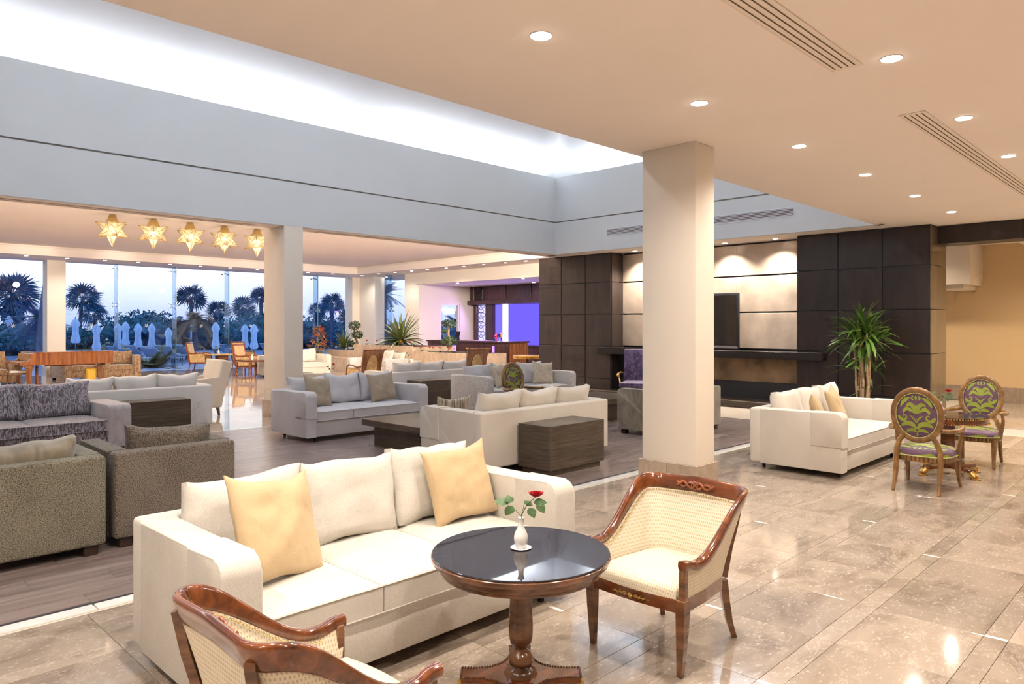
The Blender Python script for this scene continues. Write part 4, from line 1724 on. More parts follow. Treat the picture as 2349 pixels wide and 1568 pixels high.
ch = tub_chair('polished mahogany tub armchair with cream dotted upholstery at the right of the round table', (3.46, 2.205), -pi / 2)
dup(ch, (1.275, 2.235, 0), pi / 2, 'mahogany tub armchair seen from behind, cut by the bottom picture edge')

# --- round pedestal table
e = empty('pedestal_table', (2.541, 2.442, 0), 0, 'round walnut pedestal table with black glass top in the foreground', 'table')
e.scale = (0.965, 0.965, 0.66 / 0.622)
b = B()
lathe(b, [(0.40, 0.545), (0.415, 0.555), (0.42, 0.585), (0.445, 0.588), (0.452, 0.597), (0.452, 0.610), (0.446, 0.615), (0.0, 0.615)], 72)
mk('tabletop_rim', b, WALNUTH, e, 40)
b = B()
lathe(b, [(0.0, 0.548), (0.398, 0.548), (0.398, 0.535), (0.40, 0.535), (0.402, 0.55), (0.4, 0.56), (0.0, 0.56)], 72)
mk('underframe', b, WALNUTH, e, 40)
b = B()
lathe(b, [(0.445, 0.6152), (0.448, 0.617), (0.448, 0.620), (0.444, 0.622), (0.0, 0.622)], 72)
mk('glass_top', b, TABGL, e, 8)


def fl8(a):
    return 1 - 0.05 * (0.5 + 0.5 * cos(8 * a))


b = B()
lathe(b, [(0.0, 0.55), (0.06, 0.55), (0.062, 0.545), (0.055, 0.50), (0.056, 0.44), (0.060, 0.36), (0.064, 0.28), (0.063, 0.235), (0.056, 0.205), (0.042, 0.188), (0.034, 0.178)], 40, mod=fl8)
mk('pedestal', b, WALNUT, e, 50)
b = B()
lathe(b, [(0.0, 0.18), (0.034, 0.179), (0.034, 0.172), (0.040, 0.165), (0.052, 0.155), (0.060, 0.140), (0.064, 0.122), (0.058, 0.106), (0.048, 0.10), (0.052, 0.094), (0.072, 0.088), (0.080, 0.075), (0.085, 0.062), (0.0, 0.06)], 36)
mk('turned_collar', b, WALNUT, e, 50)
b = B()
pts = []
for k in range(4):
    a0 = rad(45 + 0 + 90 * k)
    a1 = a0 + pi / 2
    e0 = Vector((cos(a0), sin(a0)))
    t0 = Vector((-sin(a0), cos(a0)))
    pts.append(e0 * 0.30 - t0 * 0.055)
    pts.append(e0 * 0.30 + t0 * 0.055)
    am = (a0 + a1) / 2
    for j in range(1, 9):
        t = j / 9
        p0 = e0 * 0.30 + t0 * 0.055
        e1 = Vector((cos(a1), sin(a1)))
        p1 = e1 * 0.30 - Vector((-sin(a1), cos(a1))) * 0.055
        c_ = Vector((cos(am), sin(am))) * 0.035
        pts.append(p0 * (1 - t) ** 2 + c_ * 2 * t * (1 - t) + p1 * t ** 2)
prism(b, [(p.x, p.y) for p in pts], 0.035, 0.062)
base_o = mk('platform_base', b, MAHOG, e, 30)
b = B()
loop = [Vector((p.x, p.y, 0.0625)) for p in pts]
bd = resample(loop + [loop[0]], 150)
for p in bd[:-1]:
    bmesh.ops.create_icosphere(b, subdivisions=1, radius=0.0065, matrix=T(*p))
o = mk('beaded_edge', b, WALNUT, base_o, 60)
o['kind'] = 'stuff'
for k in range(4):
    a0 = rad(45 + 90 * k)
    b = B()
    lathe(b, [(0.0, 0), (0.022, 0.0), (0.034, 0.012), (0.034, 0.024), (0.02, 0.036), (0.0, 0.036)], 16, (0.285 * cos(a0), 0.285 * sin(a0), 0))
    mk('bun_foot', b, GILT, e, 50)


# --- bud vase, doily, rose
def petal_leaf(b, base, d, L, W, up=Vector((0, 0, 1)), fold=0.15, droop=0.2, n=6):
    d = Vector(d).normalized()
    s = d.cross(up).normalized()
    u2 = s.cross(d).normalized()
    rows = []
    for i in range(n + 1):
        t = i / n
        w_ = W * (sin(pi * t ** 0.8) * 0.98 + 0.02)
        c = Vector(base) + d * (L * t) - u2 * (droop * L * t * t)
        rows.append([b.verts.new(c - s * w_ + u2 * fold * w_), b.verts.new(c), b.verts.new(c + s * w_ + u2 * fold * w_)])
    for i in range(n):
        for k in range(2):
            b.faces.new((rows[i][k], rows[i][k + 1], rows[i + 1][k + 1], rows[i + 1][k]))


def vase_set(x, y, z, where, sc=1.0, turn=0.0, rose='red', full=True):
    b = B()
    n = 44
    pr = [(0.0, 0.0), (0.034, 0.0), (0.045, 0.0025)]
    rings = []
    for r, zz in pr[1:] + [(0.05, 0.004)]:
        rings.append([b.verts.new((sc * r * (1 + (0.06 * abs(sin(9 * pi * k / n * 1.0)) if r > .04 else 0)) * cos(2 * pi * k / n), sc * r * (1 + (0.06 * abs(sin(9 * pi * k / n)) if r > .04 else 0)) * sin(2 * pi * k / n), sc * zz + .0006)) for k in range(n)])
    b.faces.new(rings[0])
    for a, c in zip(rings, rings[1:]):
        for k in range(n):
            b.faces.new((a[k], a[(k + 1) % n], c[(k + 1) % n], c[k]))
    o = mk('doily', b, PAPER, None, 60)
    o.location = (x, y, z)
    tag(o, 'round scalloped paper doily under the white vase ' + where, 'doily')
    b = B()
    lathe(b, [(sc * r, sc * zz) for r, zz in ((0.0, 0.003), (0.024, 0.003), (0.027, 0.010), (0.033, 0.03), (0.0355, 0.048), (0.033, 0.068), (0.024, 0.088), (0.0145, 0.108), (0.0125, 0.130), (0.0165, 0.148), (0.0175, 0.150), (0.015, 0.149), (0.011, 0.130), (0.012, 0.11), (0.0, 0.10))], 28)
    o = mk('bud_vase', b, PORC, None, 60)
    o.location = (x, y, z)
    tag(o, 'white porcelain bud vase ' + where, 'vase')
    if not full:
        return
    r = empty('rose', (x, y, z), turn, ('single red rose in the vase ' if rose == 'red' else 'small sprig of leaves in the vase ') + where, 'flower' if rose == 'red' else 'plant')
    r.scale = (1.35, 1.2, 1.04)
    hd = Vector((0.055, 0.0, 0.255)) * sc
    b = B()
    tube(b, [(0, 0, 0.115 * sc), (0.004, 0, 0.16 * sc), (0.022 * sc, 0, 0.205 * sc), tuple(hd - Vector((0, 0, 0.012)))], 0.0016 * sc, 6)
    tube(b, [(0, 0, 0.15 * sc), (0.008 * sc, -0.002, 0.185 * sc), (0.012 * sc, 0, 0.21 * sc), (0.045 * sc, 0.01 * sc, 0.215 * sc)], 0.0011 * sc, 5)
    tube(b, [(0, 0, 0.15 * sc), (-0.02 * sc, 0, 0.18 * sc), (-0.06 * sc, 0, 0.215 * sc)], 0.0012 * sc, 5)
    mk('stem', b, ROSEL, r, 60)
    for (bx, bz, dx, dy, dz, L) in ((-0.045, 0.21, -1, 0.1, 0.35, 0.055), (-0.04, 0.212, -0.2, 0.3, 1, 0.04), (-0.03, 0.20, -0.5, -0.4, -0.75, 0.052), (0.045, 0.215, 1, 0.2, 0.0, 0.055), (0.06, 0.21, 0.5, -0.3, -0.7, 0.05), (0.03, 0.19, 0.45, -0.5, -0.85, 0.05), (0.02, 0.20, 0.4, 0.5, 0.5, 0.03)):
        b = B()
        petal_leaf(b, (bx * sc, 0, bz * sc), (dx, dy, dz), L * sc, 0.019 * sc, Vector((0.3, -0.8, 0.5)).normalized())
        mk('leaf', b, ROSEL, r, 60)
    if rose == 'red':
        b = B()
        for lay in range(4):
            m_ = 4 + lay
            for k in range(m_):
                a = 2 * pi * k / m_ + lay * 0.7
                rr = (0.004 + 0.0045 * lay) * sc
                hgt = (0.028 - 0.002 * lay) * sc
                wdt = 0.9 * 2 * pi / m_
                rows = []
                for i in range(4):
                    t = i / 3
                    rad_ = rr * (0.5 + 0.8 * sin(t * 1.9)) + 0.002 * lay * t * t * sc
                    rows.append([b.verts.new(hd + Vector((rad_ * cos(a + wdt * (j / 3 - .5)), rad_ * sin(a + wdt * (j / 3 - .5)), hgt * t * (1 - 0.12 * abs(j / 3 - .5) * 2) - 0.012 * sc))) for j in range(4)])
                for i in range(3):
                    for j in range(3):
                        b.faces.new((rows[i][j], rows[i][j + 1], rows[i + 1][j + 1], rows[i + 1][j]))
        mk('bloom', b, ROSE, r, 60)


vase_set(2.567, 2.466, 0.6605, 'on the round foreground table', 1.0, rad(-45) + 0.0)


# --- oval-back chairs ------------------------------------------------
def motif_strokes():
    S_ = []

    def st(pts, ws):
        S_.append((pts, ws))
        if any(abs(p[0]) > 1e-6 for p in pts):
            S_.append(([(-p[0], p[1]) for p in pts], ws))
    st([(0, 0.92), (0, 0.80), (0, 0.66)], [0.0, 0.09, 0.0])
    st([(0.12, 0.88), (0.2, 0.8), (0.14, 0.72), (0.08, 0.76)], [0.05, 0.06, 0.05, 0.0])
    st([(0.03, 0.12), (0.10, 0.35), (0.24, 0.50), (0.40, 0.48), (0.46, 0.36)], [0.03, 0.15, 0.14, 0.08, 0.0])
    st([(0.02, 0.10), (0.22, 0.22), (0.44, 0.30), (0.62, 0.16), (0.60, 0.06)], [0.03, 0.10, 0.13, 0.08, 0.0])
    st([(0.0, 0.52), (0.0, 0.40), (0.0, 0.25)], [0.0, 0.10, 0.03])
    st([(0.30, 0.80), (0.48, 0.72), (0.66, 0.56), (0.76, 0.36)], [0.02, 0.13, 0.12, 0.02])
    st([(0.90, -0.05), (0.80, -0.16), (0.66, -0.24), (0.50, -0.16), (0.50, -0.02), (0.60, 0.0), (0.62, -0.08)], [0.05, 0.13, 0.11, 0.08, 0.06, 0.05, 0.02])
    st([(0.02, -0.30), (0.14, -0.12), (0.30, -0.0)], [0.04, 0.06, 0.02])
    st([(0.0, -0.12), (0.045, -0.22), (0.0, -0.32)], [0.02, 0.03, 0.02])
    st([(0.02, -0.62), (0.18, -0.42), (0.44, -0.36), (0.70, -0.46), (0.76, -0.56)], [0.06, 0.16, 0.17, 0.10, 0.0])
    st([(0.02, -0.74), (0.2, -0.66), (0.42, -0.70), (0.56, -0.78)], [0.04, 0.12, 0.10, 0.0])
    st([(0, -0.98), (0, -0.86), (0, -0.74)], [0.02, 0.08, 0.0])
    return S_


MOT = motif_strokes()


def draw_motif(b, f, sx, sy, clip=None, ox=0, oy=0):
    """f(x,y)->Vector on surface; motif scaled by sx, sy"""
    for pts, ws in MOT:
        P_ = [Vector((p[0], p[1], 0)) for p in pts]
        m = 14
        # catmull-rom
        q = []
        wq = []
        for i in range(len(P_) - 1):
            p0, p1, p2, p3 = P_[max(i - 1, 0)], P_[i], P_[i + 1], P_[min(i + 2, len(P_) - 1)]
            for k in range(5):
                t = k / 5
                q.append(0.5 * ((2 * p1) + (p2 - p0) * t + (2 * p0 - 5 * p1 + 4 * p2 - p3) * t * t + (-p0 + 3 * p1 - 3 * p2 + p3) * t ** 3))
                wq.append(ws[i] + (ws[i + 1] - ws[i]) * t)
        q.append(P_[-1])
        wq.append(ws[-1])
        prev = None
        for i in range(len(q)):
            t = q[min(i + 1, len(q) - 1)] - q[max(i - 1, 0)]
            if t.length < 1e-6:
                t = Vector((0, 1, 0))
            t.normalize()
            nn_ = Vector((-t.y, t.x, 0)) * (max(wq[i], 0.010) * 0.68)
            a, c, d = q[i] - nn_, q[i], q[i] + nn_
            row_ = []
            for v in (a, c, d):
                x, y = ox + v.x * sx, oy + v.y * sy
                if clip:
                    x, y = clip(x, y)
                row_.append(b.verts.new(f(x, y)))
            if prev:
                for k in range(2):
                    try:
                        b.faces.new((prev[k], prev[k + 1], row_[k + 1], row_[k]))
                    except ValueError:
                        pass
            prev = row_


def oval_chair(label, loc, rz, rim_front=True):
    root = empty('oval_back_chair', (loc[0], loc[1], 0), rz, label, 'chair')
    A, Bz = 0.198, 0.238          # inner pad half axes
    zc = 0.815
    yb = 0.30
    lean = rad(9)
    M0 = T(0, yb, zc) @ RX(-lean)
    # ring
    b = B()
    n = 96
    K = 10
    rings = []
    for k in range(n):
        a = 2 * pi * k / n
        c = Vector((A * 1.14 * cos(a), 0, Bz * 1.13 * sin(a)))
        d = Vector((cos(a), 0, sin(a)))
        ring = []
        for j in range(K):
            t = 2 * pi * j / K
            front = -sin(t)
            ww = 0.032
            hh = 0.024
            if front > 0.2:
                hh = 0.024 + 0.006 * (0.5 + 0.5 * cos(a * 32)) * front
                ww = 0.034 + 0.003 * cos(a * 32)
            ring.append(b.verts.new(M0 @ (c + d * (math.copysign(abs(cos(t)) ** .7, cos(t)) * ww) + Vector((0, math.copysign(abs(sin(t)) ** .7, sin(t)) * hh, 0)))))
        rings.append(ring)
    for k in range(n):
        a_, b_ = rings[k], rings[(k + 1) % n]
        for j in range(K):
            b.faces.new((a_[j], a_[(j + 1) % K], b_[(j + 1) % K], b_[j]))
    rim = mk('carved_oval_frame', b, OAKG, root, 50)

    def pad(sgn, nm):
        b = B()
        m = 48
        rg = []
        for i in range(9):
            s = 1 - i / 9
            rg.append([b.verts.new(M0 @ Vector((A * 1.02 * s * cos(2 * pi * k / m), sgn * (0.008 + 0.022 * (1 - s ** 2.5)), Bz * 1.02 * s * sin(2 * pi * k / m)))) for k in range(m)])
        for a_, b_ in zip(rg, rg[1:]):
            for k in range(m):
                b.faces.new((a_[k], a_[(k + 1) % m], b_[(k + 1) % m], b_[k]))
        b.faces.new(rg[-1])
        o = mk(nm, b, PURPLE, root, 60)
        b = B()

        def f(x, z):
            s = min(1.0, math.sqrt((x / (A * 1.02)) ** 2 + (z / (Bz * 1.02)) ** 2))
            return M0 @ Vector((x, sgn * (0.0105 + 0.022 * (1 - s ** 2.5)), z))

        def clip(x, z):
            s = math.sqrt((x / (A * .98)) ** 2 + (z / (Bz * .98)) ** 2)
            return (x / s, z / s) if s > 1 else (x, z)
        draw_motif(b, f, A, Bz * 1.0, clip)
        mk('leaf_pattern', b, GREEN, o, 60)
        b = B()
        tube(b, [M0 @ Vector((A * 1.01 * cos(2 * pi * k / 48), sgn * 0.018, Bz * 1.01 * sin(2 * pi * k / 48))) for k in range(48)], 0.004, 6, closed=True)
        mk('cord_trim', b, GREEN2, o, 60)
    pad(-1, 'front_pad')
    pad(1, 'back_pad')
    # seat outline: rounded trapezoid
    out = []
    for k in range(72):
        a = 2 * pi * k / 72
        ex = 0.55
        ca, sa = cos(a), sin(a)
        x = math.copysign(abs(ca) ** ex, ca)
        y = math.copysign(abs(sa) ** ex, sa)
        wdt = 0.30 - 0.035 * (y + 1) / 2
        out.append((x * wdt, y * 0.285 - 0.02 - (0.02 * (1 - x * x) if y < -0.9 else 0)))
    b = B()
    dome(b, [(x * 1.0, y * 1.0) for x, y in out], 0.375, 0.43, 0.05, 8, 0.035)
    seat = mk('seat', b, PURPLE, root, 60)
    b = B()

    def fs(x, y):
        # height of dome
        s = 0
        import math as m_
        a = m_.atan2((y + 0.02) / 0.285, x / 0.285)
        s = min(1, (abs(x / 0.283) ** 3.6 + abs((y + 0.02) / 0.285) ** 3.6) ** (1 / 3.6))
        return Vector((x, y, 0.4325 + 0.05 * (1 - s * s) - (0.035 * max(0, s - 0.965) / 0.035)))

    def cs(x, y):
        s = (abs(x / 0.272) ** 3.6 + abs((y + 0.02) / 0.272) ** 3.6) ** (1 / 3.6)
        return (x / s, (y + .02) / s - .02) if s > 0.96 else (x, y)
    draw_motif(b, fs, 0.30, 0.27, cs, 0, -0.02)
    # side lobes of pattern wrapping on the seat border
    mk('leaf_pattern', b, GREEN, seat, 60)
    b = B()
    m = len(out)
    for k in range(0, m, 9):
        seg = [(out[(k + j) % m][0] * 1.004, out[(k + j) % m][1] * 1.004) for j in range(6)]
        lo_ = [b.verts.new((x, y, 0.383)) for x, y in seg]
        hi_ = [b.verts.new((x, y, 0.386 + 0.03 * sin(pi * (i + .2) / 5.4))) for i, (x, y) in enumerate(seg)]
        for i in range(5):
            b.faces.new((lo_[i], lo_[i + 1], hi_[i + 1], hi_[i]))
    mk('border_pattern', b, GREEN, seat, 60)
    b = B()
    tube(b, [Vector((x * 1.012, y * 1.012, 0.378)) for x, y in out], 0.0065, 6, closed=True)
    mk('cord_trim', b, GREEN2, seat, 60)
    # fluted apron
    b = B()
    fine = resample([Vector((x, y, 0)) for x, y in out] + [Vector((out[0][0], out[0][1], 0))], 241)[:-1]
    levels = [(0.315, 0.97), (0.318, 1.0), (0.370, 1.01), (0.374, 0.99)]
    rg = []
    cx = Vector((0, -0.02, 0))
    for z, s in levels:
        ring = []
        for k, p in enumerate(fine):
            fl = 1 - (0.035 if (k % 5 == 0) else 0.0)
            q = cx + (p - cx) * (s * fl)
            ring.append(b.verts.new((q.x, q.y, z)))
        rg.append(ring)
    nf = len(fine)
    for a_, b_ in zip(rg, rg[1:]):
        for k in range(nf):
            b.faces.new((a_[k], a_[(k + 1) % nf], b_[(k + 1) % nf], b_[k]))
    b.faces.new(rg[0][::-1])
    b.faces.new(rg[-1])
    mk('fluted_apron', b, OAKG, root, 25)
    # legs (sabre)
    for s in (-1, 1):
        b = B()
        tube(b, [(s * 0.262, -0.315, 0.0), (s * 0.254, -0.285, 0.08), (s * 0.25, -0.262, 0.18), (s * 0.252, -0.25, 0.28), (s * 0.255, -0.25, 0.36)], [0.017, 0.021, 0.026, 0.031, 0.033], 6)
        mk('leg', b, OAKG, root, 40)
        b = B()
        tube(b, [(s * 0.218, 0.355, 0.0), (s * 0.215, 0.315, 0.09), (s * 0.212, 0.285, 0.2), (s * 0.212, 0.268, 0.32), (s * 0.208, 0.268, 0.44), (s * 0.175, 0.275, 0.54), (s * 0.125, 0.283, 0.60)], [0.018, 0.022, 0.026, 0.029, 0.028, 0.027, 0.024], 6)
        mk('leg', b, OAKG, root, 40)
        b = B()
        tube(b, [(s * 0.225, 0.28, 0.665), (s * 0.285, 0.20, 0.655), (s * 0.325, 0.08, 0.655), (s * 0.335, -0.06, 0.66), (s * 0.318, -0.15, 0.672), (s * 0.30, -0.175, 0.668)], [0.02, 0.024, 0.024, 0.026, 0.026, 0.014], 8)
        arm = mk('armrest', b, OAKG, root, 50)
        b = B()
        tube(b, [(s * 0.315, -0.13, 0.655), (s * 0.318, -0.10, 0.58), (s * 0.305, -0.09, 0.50), (s * 0.29, -0.10, 0.42), (s * 0.285, -0.11, 0.35)], [0.016, 0.020, 0.024, 0.026, 0.024], 6)
        mk('arm_support', b, OAKG, root, 40)
    return root


oc = oval_chair('oval-back chair in purple and green damask seen from behind, beside the right cream sofa', (8.74, 2.31), pi / 2)
dup(oc, (10.76, 2.27, 0), -pi / 2, 'oval-back purple and green damask chair facing the camera behind the gilt-edged table')
dup(oc, (9.18, 8.75, 0), rad(-5), 'oval-back green damask chair peeking over the warm white sofa back')

# gilt table between the two
e = empty('oval_table', (9.78, 2.33, 0), 0, 'dark glossy table with gilt beaded edge and gold scroll feet between the damask chairs', 'table')
b = B()
lathe(b, [(0.0, 0.62), (0.40, 0.62), (0.405, 0.64), (0.40, 0.645), (0.40, 0.695), (0.0, 0.695)], 60)
mk('tabletop_frieze', b, MAHOG, e, 40)
b = B()
lathe(b, [(0.41, 0.697), (0.415, 0.70), (0.41, 0.703), (0.0, 0.703)], 60)
mk('glass_top', b, TABGL, e, 8)
for zz, rr, nm in ((0.688, 0.408, 'gilt_beading'), (0.625, 0.408, 'gilt_beading')):
    b = B()
    for k in range(90):
        a = 2 * pi * k / 90
        bmesh.ops.create_icosphere(b, subdivisions=1, radius=0.0115 if zz > .65 else 0.008, matrix=T(rr * cos(a), rr * sin(a), zz))
    o = mk(nm, b, GOLD, e, 60)
    o['kind'] = 'stuff'
b = B()
rbox(b, -0.075, 0.075, -0.075, 0.075, 0.10, 0.62, 0.006, 1)
mk('square_pedestal', b, MAHOG, e, 30)
b = B()
for k in range(4):
    a = rad(45 + 90 * k + 12)
    vs = rbox(b, 0, 0.33, -0.05, 0.05, 0.075, 0.11, 0.006, 1, RZ(a))
mk('base', b, MAHOG, e, 30)
for k in range(4):
    a = rad(45 + 90 * k + 12)
    b = B()
    M_ = RZ(a)
    pts = [M_ @ Vector((0.24 + 0.0, 0, 0.085)), M_ @ Vector((0.31, 0, 0.075)), M_ @ Vector((0.345, 0, 0.045)), M_ @ Vector((0.385, 0, 0.028)), M_ @ Vector((0.40, 0, 0.05)), M_ @ Vector((0.38, 0, 0.065))]
    tube(b, pts, [0.02, 0.034, 0.028, 0.026, 0.022, 0.012], 8)
    rbox(b, 0.33, 0.415, -0.035, 0.035, 0.0, 0.014, 0.003, 1, M_)
    mk('scroll_foot', b, GOLD, e, 50)
vase_set(9.62, 2.38, 0.703, 'on the gilt-edged table at right', 1.1, rad(-60))


# --- cherry bergeres by the far window
def bergere(label, loc, rz):
    root = empty('bergere_armchair', (loc[0], loc[1], 0), rz, label, 'armchair')
    Mb = T(0, 0.30, 0.46) @ RX(rad(-10))
    b = B()
    rbox(b, -0.27, 0.27, -0.05, 0.04, 0.0, 0.62, 0.03, 3, Mb)
    mk('back_upholstery', b, GOLDDAM, root)
    b = B()
    for s in (-1, 1):
        rbox(b, s * 0.30 - 0.028, s * 0.30 + 0.028, -0.035, 0.035, -0.10, 0.66, 0.008, 1, Mb)
    rbox(b, -0.328, 0.328, -0.035, 0.035, 0.62, 0.675, 0.012, 2, Mb)
    mk('back_frame', b, BERGW, root, 40)
    b = B()
    pillow(b, 0.56, 0.60, 0.13, 0.6, 0.01, 10, T(0, -0.04, 0.435), 3, 0.003, 6)
    mk('seat_cushion', b, GOLDDAM, root, 50)
    b = B()
    rbox(b, -0.31, 0.31, -0.36, 0.30, 0.31, 0.375, 0.008, 1)
    mk('seat_rail', b, BERGW, root, 40)
    for s in (-1, 1):
        b = B()
        prof = [(-0.30, 0.37), (0.26, 0.37), (0.30, 0.70), (0.15, 0.68), (-0.02, 0.69), (-0.18, 0.70), (-0.27, 0.66), (-0.31, 0.55)]
        va = [b.verts.new((s * 0.275, y, z)) for y, z in prof]
        vb = [b.verts.new((s * 0.315, y, z)) for y, z in prof]
        b.faces.new(va)
        b.faces.new(vb[::-1])
        for i in range(8):
            b.faces.new((va[i], va[(i + 1) % 8], vb[(i + 1) % 8], vb[i]))
        mk('side_upholstery', b, GOLDDAM, root, 30)
        b = B()
        tube(b, [(s * 0.31, 0.33, 0.76), (s * 0.31, 0.22, 0.70), (s * 0.31, 0.05, 0.70), (s * 0.31, -0.14, 0.725), (s * 0.31, -0.27, 0.70), (s * 0.31, -0.335, 0.60), (s * 0.305, -0.335, 0.34)], 0.026, 8)
        mk('arm_frame', b, BERGW, root, 50)
        for yy, y2 in ((-0.32, -0.34), (0.27, 0.34)):
            b = B()
            tube(b, [(s * 0.28, yy, 0.33), (s * 0.285, y2, 0.0)], [0.03, 0.017], 4)
            mk('leg', b, BERGW, root, 30)
    return root


GB = 'gold damask armchairs by the far window'
bg = bergere('gold damask armchair with cherry frame, left one by the far window', (11.55, 28.45), rad(48))
bg['group'] = GB
dup(bg, (13.45, 28.75, 0), rad(10), 'gold damask armchair half hidden behind the third, by the far window', GB)
dup(bg, (11.75, 24.75, 0), rad(30), 'gold damask armchair nearest the far column, spiral-leg table before it', GB)
e = empty('side_table', (12.35, 28.3, 0), 0, 'light wooden side table with a square pedestal between the gold damask armchairs', 'table')
b = B()
rbox(b, -0.55, 0.55, -0.35, 0.35, 0.62, 0.66, 0.008, 1)
mk('tabletop', b, GILT, e, 30)
b = B()
rbox(b, -0.2, 0.2, -0.14, 0.14, 0.0, 0.62, 0.01, 1)
mk('pedestal', b, MAHOG, e, 30)
vase_set(12.2, 28.25, 0.66, 'on the light side table by far window', 1.3, 0.3)
e = empty('spiral_leg_table', (11.25, 23.35, 0), rad(8), 'small dark table with barley-twist legs left of the far column', 'table')
b = B()
rbox(b, -0.42, 0.42, -0.42, 0.42, 0.57, 0.63, 0.01, 1)
mk('tabletop', b, MAHOG, e, 30)
for sx in (-1, 1):
    for sy in (-1, 1):
        b = B()
        for ph in (0, pi):
            tube(b, [(sx * 0.36 + 0.016 * cos(ph + t * 0.9), sy * 0.36 + 0.016 * sin(ph + t * 0.9), 0.10 + 0.45 * t / 30) for t in range(31)], 0.019, 6)
        tube(b, [(sx * .36, sy * .36, 0.0), (sx * .36, sy * .36, 0.06), (sx * .36, sy * .36, 0.11)], [0.014, 0.02, 0.034], 8)
        mk('leg', b, BERGW, e, 50)
vase_set(11.15, 23.2, 0.63, 'on the barley-twist table', 1.3, 0.8, 'sprig')


# --- scroll-back chairs with oval inset seen from behind
def scroll_chair(label, loc, rz):
    root = empty('scroll_back_chair', (loc[0], loc[1], 0), rz, label, 'chair')
    b = B()
    secs = [(-0.0, 0.30, 0.36), (0.02, 0.305, 0.55), (0.05, 0.31, 0.75), (0.09, 0.315, 0.95), (0.13, 0.325, 1.08), (0.185, 0.34, 1.17), (0.21, 0.345, 1.16)]
    rg = []
    for dy, hw_, z in secs:
        rg.append([b.verts.new((-hw_, 0.26 + dy, z)), b.verts.new((hw_, 0.26 + dy, z)), b.verts.new((hw_, 0.30 + dy, z)), b.verts.new((-hw_, 0.30 + dy, z))])
    for a_, b_ in zip(rg, rg[1:]):
        for k in range(4):
            b.faces.new((a_[k], a_[(k + 1) % 4], b_[(k + 1) % 4], b_[k]))
    b.faces.new(rg[0][::-1])
    b.faces.new(rg[-1])
    back = mk('wooden_back', b, PIANOW, root, 25)
    b = B()
    m = 36
    rr = []
    for s, o_ in ((1.0, 0.0), (0.96, 0.012), (0.6, 0.016)):
        row_ = []
        for k in range(m):
            a = 2 * pi * k / m
            z = 0.74 + 0.30 * s * sin(a)
            dy = 0.02 + (z - 0.55) * 0.175
            row_.append(b.verts.new((0.17 * s * cos(a), 0.305 + dy + o_, z)))
        rr.append(row_)
    for a_, b_ in zip(rr, rr[1:]):
        for k in range(m):
            b.faces.new((a_[k], a_[(k + 1) % m], b_[(k + 1) % m], b_[k]))
    b.faces.new(rr[-1])
    mk('oval_inset', b, GOLDDAM, root, 60)
    b = B()
    tube(b, [(-0.35, 0.48, 1.165), (0.35, 0.48, 1.165)], 0.03, 10)
    mk('scroll_top', b, PIANOW, root, 50)
    b = B()
    rbox(b, -0.28, 0.28, -0.30, 0.27, 0.40, 0.52, 0.04, 3)
    mk('seat_cushion', b, GOLDDAM, root, 50)
    b = B()
    rbox(b, -0.30, 0.30, -0.31, 0.28, 0.32, 0.40, 0.008, 1)
    mk('seat_rail', b, PIANOW, root, 30)
    for s in (-1, 1):
        b = B()
        tube(b, [(s * 0.31, 0.29, 0.74), (s * 0.325, 0.16, 0.72), (s * 0.325, 0.0, 0.76), (s * 0.325, -0.16, 0.78), (s * 0.325, -0.25, 0.72), (s * 0.32, -0.27, 0.55), (s * 0.31, -0.27, 0.36)], 0.022, 8)
        mk('arm_frame', b, PIANOW, root, 50)
        b = B()
        rbox(b, s * 0.30 - 0.012, s * 0.30 + 0.012, -0.24, 0.25, 0.42, 0.70, 0.008, 1)
        mk('side_upholstery', b, GOLDDAM, root, 30)
        for yy in (-0.27, 0.25):
            b = B()
            tube(b, [(s * 0.27, yy, 0.34), (s * 0.275, yy * 1.12, 0.0)], [0.03, 0.018], 6)
            mk('leg', b, PIANOW, root, 40)
    return root


sc = scroll_chair('scroll-back wooden armchair with gold oval inset, left one, behind the pale grey sofa', (10.55, 15.75), rad(184))
dup(sc, (12.75, 14.15, 0), rad(172), 'scroll-back wooden armchair with gold oval inset, right one, in front of the bar')
# purple armchair
root = empty('purple_armchair', (13.95, 9.72, 0), rad(-62), 'high-backed purple damask armchair with carved arms left of the big column', 'armchair')
Mb = T(0, 0.28, 0.42) @ RX(rad(-8))
b = B()
rbox(b, -0.31, 0.31, -0.05, 0.05, 0.0, 0.80, 0.03, 3, Mb)
mk('backrest', b, PURPLEV, root)
b = B()
pillow(b, 0.66, 0.64, 0.17, 0.5, 0.03, 10, T(0, -0.04, 0.41), 2, 0.006, 4)
mk('seat', b, PURPLEV, root, 60)
for s in (-1, 1):
    b = B()
    tube(b, [(s * 0.33, 0.27, 0.66), (s * 0.36, 0.10, 0.68), (s * 0.37, -0.10, 0.665), (s * 0.375, -0.22, 0.655), (s * 0.375, -0.27, 0.625), (s * 0.37, -0.24, 0.605)], [0.018, 0.022, 0.022, 0.028, 0.03, 0.02], 8)
    tube(b, [(s * 0.37, -0.12, 0.65), (s * 0.36, -0.10, 0.56), (s * 0.33, -0.20, 0.46), (s * 0.31, -0.22, 0.38)], 0.018, 8)
    mk('carved_arm', b, GOLD, root, 50)
    for yy in (-0.28, 0.27):
        b = B()
        tube(b, [(s * 0.29, yy, 0.34), (s * 0.31, yy * 1.1, 0.22), (s * 0.28, yy, 0.1), (s * 0.31, yy * 1.08, 0.0)], [0.035, 0.03, 0.02, 0.026], 8)
        mk('leg', b, DARKLEG, root, 50)
b = B()
rbox(b, -0.31, 0.31, -0.31, 0.28, 0.29, 0.34, 0.01, 1)
mk('seat_rail', b, DARKLEG, root, 40)

